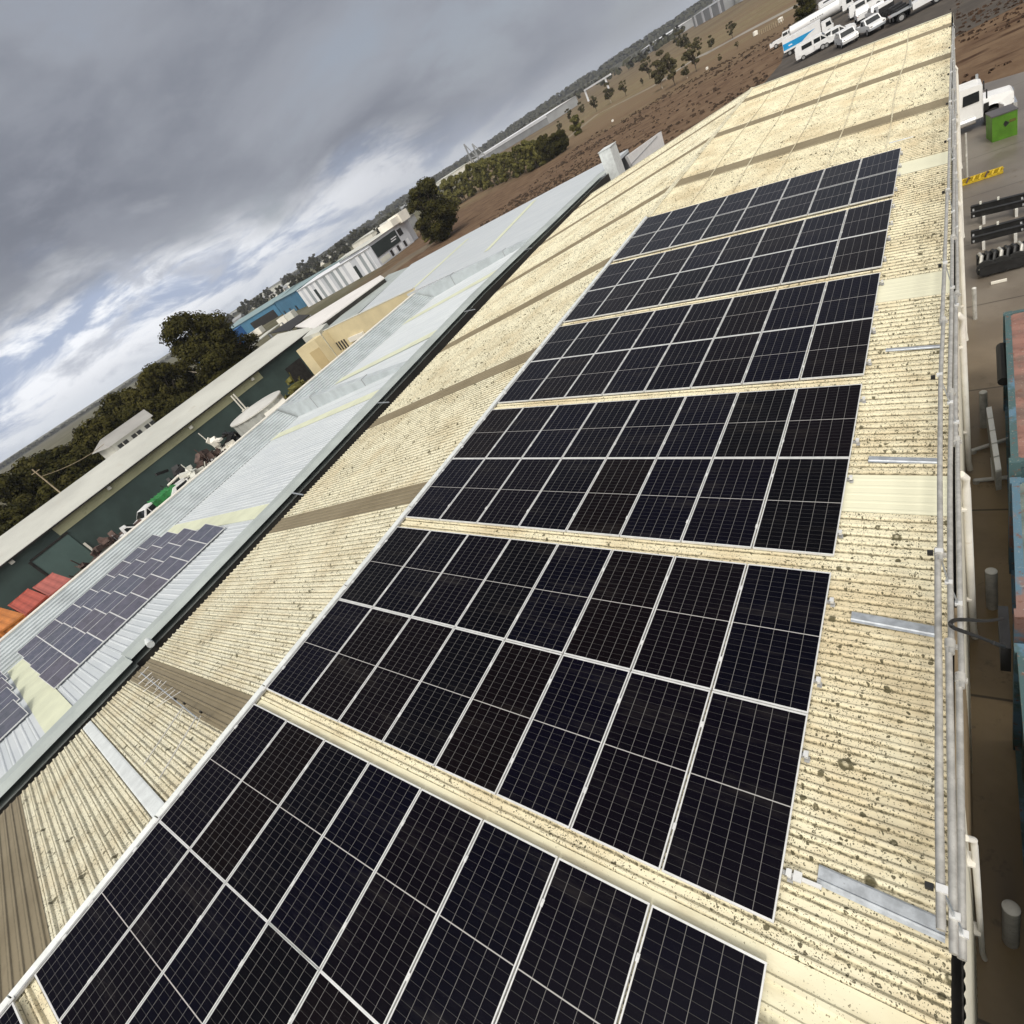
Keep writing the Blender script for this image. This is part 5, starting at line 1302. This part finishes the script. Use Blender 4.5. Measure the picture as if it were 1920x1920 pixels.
# houses of the town
for k in range(95):
    f = rs.random(); bx = 440 + f * 860; by = 604 - f * 590 + rs.uniform(-3, 12); p = gnd(bx, by - 2)
    if (p - CAM).length > 1100 or (p - CAM).length < 230: continue
    t = empty('distant_house', (p.x, p.y, G), rs.uniform(0, 3), 'small pale distant house among the street trees', 'house', 'distant houses')
    s_ = rs.uniform(4, 8); mb = MB(); mb.box(-s_, s_, -s_ * .6, s_ * .6, 0, 3); mb.build('wall', MAT[rs.choice(['far_pale', 'cap_white', 'far_grey'])], t)
    mb = MB(); mb.prism([(-s_ - .3, -s_ * .6 - .3, 3.003), (-s_ - .3, 0, 5), (-s_ - .3, s_ * .6 + .3, 3.003)], (2 * s_ + .6, 0, 0)); mb.build('roof', MAT[rs.choice(['far_grey', 'house_roof', 'far_pale'])], t)

# ------------------------------------------------------------------ ground
def ground_mat():
    t = NT('ground_paddock'); P = t.pos(); s = t.sep(P)
    n1 = t.noise(P, .03, 5, .6); n2 = t.noise(P, .35, 6, .65); n3 = t.noise(P, 1.6, 5, .7)
    # line of change: red brown near, tan olive beyond
    f = t.math('ADD', t.math('ADD', s[1], t.math('MULTIPLY', s[0], .12)), t.math('MULTIPLY', t.math('SUBTRACT', n1, .5), 60))
    far = t.step(f, 128, 158)
    near = t.mix(t.step(n2, .35, .65), (.110, .068, .042), (.165, .110, .068))
    near = t.mix(t.step(t.noise(t.mp(P, (.25, 1.2, 1)), .5, 6, .7), .54, .66), near, (.050, .026, .015))
    tan = t.mix(t.step(n2, .35, .65), (.150, .118, .066), (.205, .160, .092))
    band = t.noise(t.mp(P, (.004, .03, 1), rot=(0, 0, R(10))), 1.0, 4, .6)
    tan = t.mix(t.step(band, .45, .6), tan, (.165, .115, .070))
    k = t.mix(far, near, tan)
    vf = t.step(s[1], 260, 420)
    k = t.mix(t.math('MULTIPLY', vf, .8), k, t.mix(t.step(n1, .4, .6), (.12, .085, .052), (.16, .125, .075)))
    # town ground to the left: greyer
    lf = t.math('SUBTRACT', 1.0, t.step(t.math('ADD', s[0], t.math('MULTIPLY', s[1], .6)), -60, -30))
    k = t.mix(t.math('MULTIPLY', lf, .75), k, t.mix(t.step(n1, .4, .6), (.085, .092, .055), (.14, .142, .10)))
    return t.out(k, .95, 0, n3, .5, .15, .1)
MAT['ground'] = ground_mat()
g = MB(); N_ = 40; vs = []; 
xs = [-9000, -4000, -2000, -1000, -500, -300, -200, -120, -80, -60, -40, -20, 0, 20, 40, 80, 150, 400, 1000, 4000, 9000]
g.add([(x, y, G - .02) for y in xs for x in xs], [(j * 21 + i, j * 21 + i + 1, (j + 1) * 21 + i + 1, (j + 1) * 21 + i) for j in range(20) for i in range(20)])
tag(g.build('ground', MAT['ground']), kind='structure')
def yard_mat():
    t = NT('wet_concrete_yard'); P = t.pos(); s = t.sep(P)
    n1 = t.noise(P, .35, 5, .6); n2 = t.noise(P, 3, 6, .7)
    a = t.mix(t.step(n1, .38, .62), (.125, .105, .085), (.17, .15, .128))
    b = t.mix(t.step(n1, .4, .6), (.20, .14, .070), (.29, .21, .115))
    k = t.mix(t.step(s[1], 9, 24), b, a)
    k = t.mix(t.math('MULTIPLY', t.step(n2, .58, .7), .6), k, (.10, .072, .042))
    st = t.noise(t.mp(P, (3.5, .35, 1)), 1.2, 4, .6)
    k = t.mix(t.math('MULTIPLY', t.step(st, .6, .68), t.math('SUBTRACT', .5, t.step(s[1], 6, 12))), k, (.26, .19, .09))
    fr = t.math('FRACT', t.math('DIVIDE', t.math('ADD', s[1], .35), 4.6)); jt = t.math('SUBTRACT', 1.0, t.step(t.math('ABSOLUTE', t.math('SUBTRACT', fr, .5)), .003, .007))
    k = t.mix(t.math('MULTIPLY', jt, .8), k, (.03, .022, .014))
    r = t.math('ADD', .10, t.math('MULTIPLY', n1, .55))
    return t.out(k, r, 0, n2, .2, .01)
MAT['yard'] = yard_mat()
q = MB(); q.add([(XE - 1, -12, G), (60, -12, G), (60, 33, G), (12.6, 45.2, G), (XE - 1, 47.5, G)], [(0, 1, 2, 3, 4)]); tag(q.build('concrete_yard', MAT['yard']), kind='structure')
MAT['asphalt'] = plain('dark_gravel_yard', (.065, .052, .040), .9, 0, .15, .6, .02)
MAT['road'] = plain('pale_road', (.26, .235, .20), .85, 0, .08, .1)
pts_ = [gnd(*p) for p in ((1486, 130), (1420, 108), (1470, 66), (1480, 30), (1580, -40), (1800, -60), (1830, 10), (1800, 30), (1786, 60))]
q = MB(); q.add([(p.x, p.y, G - .006) for p in pts_], [tuple(range(len(pts_)))])
q = MB(); Qp = [(-9, 80), (-8.5, 100), (-12, 128), (-14, 175), (20, 175), (22, 100), (14, 64), (6, 62), (-4, 74)]
q.add([(x, y, G - .006) for x, y in Qp], [tuple(range(len(Qp)))[::-1]]); tag(q.build('gravel_yard', MAT['asphalt']), kind='structure')
q = MB(); q.add([(-54, -60, G - .008), (-10, -60, G - .008), (-10, 60, G - .008), (-50, 60, G - .008), (-54, 45, G - .008)], [(0, 1, 2, 3, 4)]); tag(q.build('left_yard', plain('brown_dirt_yard', (.10, .075, .045), .9, 0, .2, .5, .02)), kind='structure')
def road(pts, wd, z, name, mt):
    P = [gnd(*p) for p in pts]; vs = []
    for i, p in enumerate(P):
        d_ = (P[min(i + 1, len(P) - 1)] - P[max(i - 1, 0)]).normalized(); s_ = Vector((-d_.y, d_.x, 0)) * wd / 2
        vs += [(p.x - s_.x, p.y - s_.y, z), (p.x + s_.x, p.y + s_.y, z)]
    q = MB(); q.add(vs, [(2 * i, 2 * i + 1, 2 * i + 3, 2 * i + 2) for i in range(len(P) - 1)]); return tag(q.build(name, mt), kind='structure')
road([(1230, 158), (1306, 108), (1340, 92), (1390, 64), (1440, 38), (1490, 12), (1560, -26)], 5.5, G - .01, 'road', MAT['road'])
road([(1060, 262), (1120, 214), (1180, 184), (1235, 156)], 4.0, G - .012, 'track', plain('pale_track', (.21, .17, .115), .9, 0, .1, .1))
road([(575, 612), (640, 566), (716, 520), (770, 480), (812, 456)], 12, G - .011, 'road', plain('brown_verge_road', (.15, .115, .072), .9, 0, .15, .08))
# white post-and-rail fence in the paddock
a, b = gnd(1425, 66), gnd(1468, 44)
t = empty('paddock_fence', a, 0, 'low post and wire fence beside the far road', 'fence')
for k in range(12):
    p = a.lerp(b, k / 11); mb = MB(); mb.box(p.x - .08, p.x + .08, p.y - .08, p.y + .08, G, G + .95); mb.build('post', MAT['wood'], t, True)
mb = MB(); mb.bar(a + Vector((0, 0, .8)), b + Vector((0, 0, .8)), .05); mb.build('wire', MAT['wood'], t, True)
for k, (p, lab) in enumerate((((1464, 41), 'round white tank by the paddock fence'), ((1326, 130), 'small white marker alone in the brown paddock'), ((1149, 228), 'tiny white marker below the portal'), ((1417, 66), 'low white trough beside the road'))):
    q_ = gnd(*p); t = empty('white_marker', q_, 0, lab, 'marker'); s_ = .55 if k in (0, 3) else .3
    mb = MB(); mb.tube([(0, 0, 0), (0, 0, s_ * 1.3), (0, 0, s_ * 1.5)], [s_, s_, s_ * .4], 12); mb.build('body', MAT['cap_white'], t, False, True)
# grass tufts on the near paddock
def tufts(n, seed):
    rnd = random.Random(seed); mb = MB()
    for k in range(n):
        x = rnd.uniform(-62, 4); y = rnd.uniform(72, 150)
        if x > -9 and y > 62: continue
        v = noise.noise(Vector((x * .03, y * .12, 0)))
        if v < .08 and rnd.random() > .12: continue
        s_ = rnd.uniform(.08, .30) * (1.6 if rnd.random() < .1 else 1); z = G - .02
        for j in range(4):
            a = rnd.uniform(0, 3.14); dx, dy = math.cos(a) * s_, math.sin(a) * s_
            mb.add([(x - dx, y - dy, z), (x + dx, y + dy, z), (x + dx * .7 + rnd.uniform(-.1, .1), y + dy * .7, z + s_ * rnd.uniform(.5, .9)), (x - dx * .7, y - dy * .7, z + s_ * rnd.uniform(.4, .9))], [(0, 1, 2, 3)])
    return mb
tag(tufts(6500, 2).build('paddock_tufts', plain('dark_dead_grass', (.082, .052, .032), .9, 0, .2, .5)), 'dark clumpy dead grass over the red brown paddock', 'grass', kind='stuff')
rgt = MB(); rnd = random.Random(8)
for k in range(6000):
    x = rnd.uniform(9.8, 45); y = 48 + rnd.random() * 60; s_ = rnd.uniform(.05, .19)
    if noise.noise(Vector((x * .1, y * .1, 3))) < -.05: continue
    for j in range(3):
        a = rnd.uniform(0, 3.14); dx, dy = math.cos(a) * s_, math.sin(a) * s_
        rgt.add([(x - dx, y - dy, G - .02), (x + dx, y + dy, G - .02), (x + dx * .6, y + dy * .6, G + s_ * .6), (x - dx * .6, y - dy * .6, G + s_ * .6)], [(0, 1, 2, 3)])
tag(rgt.build('verge_tufts', plain('dark_dead_grass_verge', (.08, .045, .026), .9, 0, .2, .5)), 'dark dead grass beyond the concrete yard', 'grass', kind='stuff')

# ------------------------------------------------------------------ hills with a wooded top
sky_px = [(-260, 1040), (0, 872), (80, 824), (150, 778), (300, 680), (430, 597), (530, 528), (640, 452), (700, 408), (770, 358), (820, 328), (880, 290), (960, 236), (1000, 208), (1070, 160), (1130, 124), (1180, 90), (1260, 40), (1310, 6), (1400, -50), (1500, -112), (1700, -235), (2000, -430)]
def hill(R0, drop, name, mt, amp, seed):
    vs = []; pts = []
    for (p, q) in zip(sky_px, sky_px[1:]):
        for k in range(16):
            f = k / 16; x = p[0] + (q[0] - p[0]) * f; y = p[1] + (q[1] - p[1]) * f + drop
            d = ray(x, y); t_ = R0 / math.hypot(d.x, d.y); P = CAM + d * t_; pts.append(P)
    for i, P in enumerate(pts):
        z = P.z + amp * (noise.noise(Vector((i * .21, seed, 0))) + .6 * noise.noise(Vector((i * .9, seed, 5))))
        out = (P - CAM); out.z = 0; out.normalize()
        z = max(z, G + 2)
        vs += [(P.x - out.x * R0 * .28, P.y - out.y * R0 * .28, G - 3), (P.x - out.x * R0 * .12, P.y - out.y * R0 * .12, G + (z - G) * .45), (P.x, P.y, z), (P.x + out.x * 400, P.y + out.y * 400, z - 10), (P.x + out.x * 900, P.y + out.y * 900, G - 5)]
    n = len(pts); fs = []
    for i in range(n - 1):
        for k in range(4): fs.append((5 * i + k, 5 * (i + 1) + k, 5 * (i + 1) + k + 1, 5 * i + k + 1))
    q = MB(); q.add(vs, fs); o = q.build(name, mt); tag(o, kind='structure'); return pts
def hill_mat():
    t = NT('wooded_hill'); P = t.pos(); n = t.noise(P, .006, 5, .65); n2 = t.noise(P, .05, 4, .6)
    k = t.mix(t.step(n, .42, .58), (.035, .038, .030), (.085, .080, .058)); k = t.mix(t.step(n2, .5, .7), k, (.030, .032, .026))
    return t.out(k, .95, 0, None, spec=.1)
hp = hill(1500, 6, 'hills', hill_mat(), 3.0, 1)
# wood that crowns the hills: one far mass of tree clumps
wd = MB(); rnd = random.Random(12)
for i, P in enumerate(hp):
    if not (-40 < proj(P)[0] < 1500): continue
    dens = 10 if noise.noise(Vector((i * .12, 9, 0))) > -.25 else 3
    if proj(P)[0] < 420: dens = 7
    for k in range(dens):
        out = (P - CAM); out.z = 0; out.normalize(); back = rnd.uniform(-170, 60); c = P + out * back + Vector((rnd.uniform(-12, 12), rnd.uniform(-12, 12), 0))
        base = P.z - (0 if back > 0 else (-back / 180) * (P.z - G) * .55) - 2; h = rnd.uniform(5, 11) * (1 if dens > 5 else .8)
        for j in range(16):
            v = Vector((rnd.gauss(0, 1), rnd.gauss(0, 1), abs(rnd.gauss(0, .8)))).normalized(); q_ = Vector((c.x, c.y, base + h * .4)) + Vector((v.x * h * .6, v.y * h * .6, v.z * h * .6)); s_ = rnd.uniform(1.4, 3.2)
            a = v.cross(Vector((rnd.uniform(-1, 1), rnd.uniform(-1, 1), .5))).normalized(); b = v.cross(a)
            wd.add([q_ - a * s_, q_ - b * s_, q_ + a * s_, q_ + b * s_], [(0, 1, 2, 3)])
tag(wd.build('far_woodland', MAT['leaf_far']), 'far grey green woodland along the horizon ridge', 'woodland', kind='stuff')
# middle distance wood on the slope
wd = MB(); rnd = random.Random(77)
for k in range(900):
    f = rnd.random(); bx = 640 + f * 640; by = 470 - f * 405 + rnd.uniform(-22, 4) * (1 if f < .95 else .5); p = gnd(bx, min(by, 470 - f * 405 + 6))
    dd = (p - CAM).length
    if dd > 1300 or p.y < 0 or noise.noise(Vector((p.x * .006, p.y * .006, 2))) < -.08: continue
    h = rnd.uniform(4, 9)
    for j in range(10):
        v = Vector((rnd.gauss(0, 1), rnd.gauss(0, 1), abs(rnd.gauss(0, .8)))).normalized(); q_ = Vector((p.x, p.y, G + h * .4)) + v * h * .55; s_ = rnd.uniform(1.0, 2.2)
        a = v.cross(Vector((rnd.uniform(-1, 1), rnd.uniform(-1, 1), .5))).normalized(); b = v.cross(a)
        wd.add([q_ - a * s_, q_ - b * s_, q_ + a * s_, q_ + b * s_], [(0, 1, 2, 3)])
tag(wd.build('plain_woodland', MAT['leaf_far']), 'loose far wood on the plain below the ridge', 'woodland', kind='stuff')

# ------------------------------------------------------------------ haze
HAZE = True
if HAZE:
    mb = MB(); mb.box(-2500, 2600, -400, 2600, G - 8, 70); me = mb.build('haze', None if False else plain('haze_air', (1, 1, 1)))
    hm = me.data.materials[0]; nt = hm.node_tree; nt.nodes.clear()
    pv = nt.nodes.new('ShaderNodeVolumePrincipled'); om = nt.nodes.new('ShaderNodeOutputMaterial'); nt.links.new(pv.outputs[0], om.inputs['Volume'])
    pv.inputs['Color'].default_value = (.86, .90, 1.0, 1); pv.inputs['Density'].default_value = .00016; pv.inputs['Anisotropy'].default_value = .1
    tag(me, 'thin pale haze over the whole plain', 'haze', kind='stuff')

# ------------------------------------------------------------------ sky and light
SUN_EL, SUN_AZ = R(50), R(150)        # azimuth from +Y towards +X
W = bpy.data.worlds.new('World'); scn.world = W; W.use_nodes = True
nt = W.node_tree; N = nt.nodes; Lk = nt.links; bg = N['Background']
def n_(typ, **k):
    n = N.new(typ)
    for a, v in k.items(): setattr(n, a, v)
    return n
def mth(op, a, b=0.0, c=None):
    n = n_('ShaderNodeMath', operation=op)
    for i, v in enumerate((a, b) if c is None else (a, b, c)):
        if isinstance(v, (int, float)): n.inputs[i].default_value = v
        else: Lk.new(v, n.inputs[i])
    return n.outputs[0]
def sstep(v, a, b):
    n = n_('ShaderNodeMapRange', interpolation_type='SMOOTHSTEP'); Lk.new(v, n.inputs[0]); n.inputs[1].default_value = a; n.inputs[2].default_value = b; return n.outputs[0]
def mixc(f, a, b):
    n = n_('ShaderNodeMix', data_type='RGBA')
    for s_, v in ((n.inputs[0], f), (n.inputs[6], a), (n.inputs[7], b)):
        if isinstance(v, (int, float)): s_.default_value = v
        elif isinstance(v, tuple): s_.default_value = (*v, 1)
        else: Lk.new(v, s_)
    return n.outputs[2]
sky = n_('ShaderNodeTexSky', sky_type='NISHITA'); sky.sun_disc = False; sky.sun_elevation = SUN_EL; sky.sun_rotation = SUN_AZ
sky.air_density = 1.0; sky.dust_density = 2.0
tc = n_('ShaderNodeTexCoord').outputs['Generated']
sp_ = n_('ShaderNodeSeparateXYZ'); Lk.new(tc, sp_.inputs[0]); X_, Y_, Z_ = sp_.outputs
zc = mth('MAXIMUM', Z_, 0.0); den = mth('ADD', zc, .17)
cmb = n_('ShaderNodeCombineXYZ'); Lk.new(mth('DIVIDE', X_, den), cmb.inputs[0]); Lk.new(mth('DIVIDE', Y_, den), cmb.inputs[1])
def wn(scale, detail=5, rough=.55, dist=0.0, loc=(0, 0, 0)):
    mp = n_('ShaderNodeMapping'); Lk.new(cmb.outputs[0], mp.inputs[0]); mp.inputs[1].default_value = loc
    n = n_('ShaderNodeTexNoise'); Lk.new(mp.outputs[0], n.inputs['Vector']); n.inputs['Scale'].default_value = scale; n.inputs['Detail'].default_value = detail
    n.inputs['Roughness'].default_value = rough; n.inputs['Distortion'].default_value = dist; return n.outputs[0]
big = wn(.30, 6, .5, .3, (3.1, 1.7, 0)); med = wn(1.05, 8, .55, .35, (7, 2, 0)); fin = wn(3.2, 7, .6, .2)
def dn(scale, detail, rough, loc, zs=2.4, dist=.3):      # lumps seen on the cloud base, in sky directions
    mp = n_('ShaderNodeMapping'); Lk.new(tc, mp.inputs[0]); mp.inputs[1].default_value = loc; mp.inputs[3].default_value = (1, 1, zs)
    n = n_('ShaderNodeTexNoise'); Lk.new(mp.outputs[0], n.inputs['Vector']); n.inputs['Scale'].default_value = scale; n.inputs['Detail'].default_value = detail
    n.inputs['Roughness'].default_value = rough; n.inputs['Distortion'].default_value = dist; return n.outputs[0]
l1 = dn(2.3, 7, .55, (4.2, 1.1, .3)); l2 = dn(6.0, 8, .6, (1.3, 5.1, 2.2)); l3 = dn(5.0, 8, .62, (8.3, 2.2, 1.0), 4.5)
shape = mth('ADD', mth('MULTIPLY', big, .25), mth('ADD', mth('MULTIPLY', l1, .55), mth('MULTIPLY', l2, .20)))
deck = mixc(sstep(shape, .40, .62), (.33, .35, .395), (.18, .195, .235))
deck = mixc(mth('MULTIPLY', sstep(l2, .48, .70), .35), deck, (.36, .38, .43))
leftw = sstep(mth('MULTIPLY', X_, -1.0), .42, .95)
edge = mth('ADD', mth('ADD', .012, mth('MULTIPLY', leftw, .10)), mth('MULTIPLY', mth('SUBTRACT', l1, .5), .30))
under = sstep(mth('SUBTRACT', edge, Z_), -.035, .05)
lump = mixc(sstep(l3, .40, .56), (.38, .45, .60), (.92, .94, .98))
lump = mixc(sstep(l2, .52, .66), lump, (.50, .53, .60))
glow = mth('MULTIPLY', under, mth('ADD', .30, mth('MULTIPLY', leftw, .70)))
clouds = mixc(glow, deck, lump)
hz = mth('SUBTRACT', 1.0, sstep(Z_, .0, .035))
clouds = mixc(mth('MULTIPLY', hz, mth('ADD', .30, mth('MULTIPLY', leftw, .35))), clouds, (.62, .67, .74))
# overcast dome is brighter overhead and behind the camera, where the veiled sun stands
sd = Vector((math.sin(SUN_AZ) * math.cos(SUN_EL), math.cos(SUN_AZ) * math.cos(SUN_EL), math.sin(SUN_EL)))
dt = n_('ShaderNodeVectorMath', operation='DOT_PRODUCT'); Lk.new(tc, dt.inputs[0]); dt.inputs[1].default_value = sd
boost = mth('ADD', 1.0, mth('MULTIPLY', sstep(dt.outputs['Value'], .50, 1.0), 5.2))
vm = n_('ShaderNodeVectorMath', operation='SCALE'); Lk.new(mixc(sstep(dt.outputs['Value'], .3, .9), clouds, (.35, .335, .305)), vm.inputs[0]); Lk.new(boost, vm.inputs['Scale'])
sk_ = n_('ShaderNodeVectorMath', operation='SCALE'); Lk.new(sky.outputs[0], sk_.inputs[0]); sk_.inputs['Scale'].default_value = .08
gap = mth('MULTIPLY', sstep(mth('SUBTRACT', 1.0, shape), .50, .62), .25)
fin_ = mixc(gap, vm.outputs[0], sk_.outputs[0])
Lk.new(fin_, bg.inputs[0]); bg.inputs[1].default_value = 1.0
sun = bpy.data.lights.new('sun', 'SUN'); so = bpy.data.objects.new('sun', sun); col.objects.link(so)
sun.energy = 1.5; sun.angle = R(12); sun.color = (1, .96, .90)
so.rotation_euler = Vector((-sd.x, -sd.y, -sd.z)).to_track_quat('-Z', 'Y').to_euler()
vs_ = scn.view_settings; vs_.view_transform = 'Standard'; vs_.look = 'None'; vs_.gamma = 1; vs_.use_curve_mapping = False; vs_.exposure = .15
scn.render.engine = 'CYCLES'
scn.cycles.volume_bounces = 0
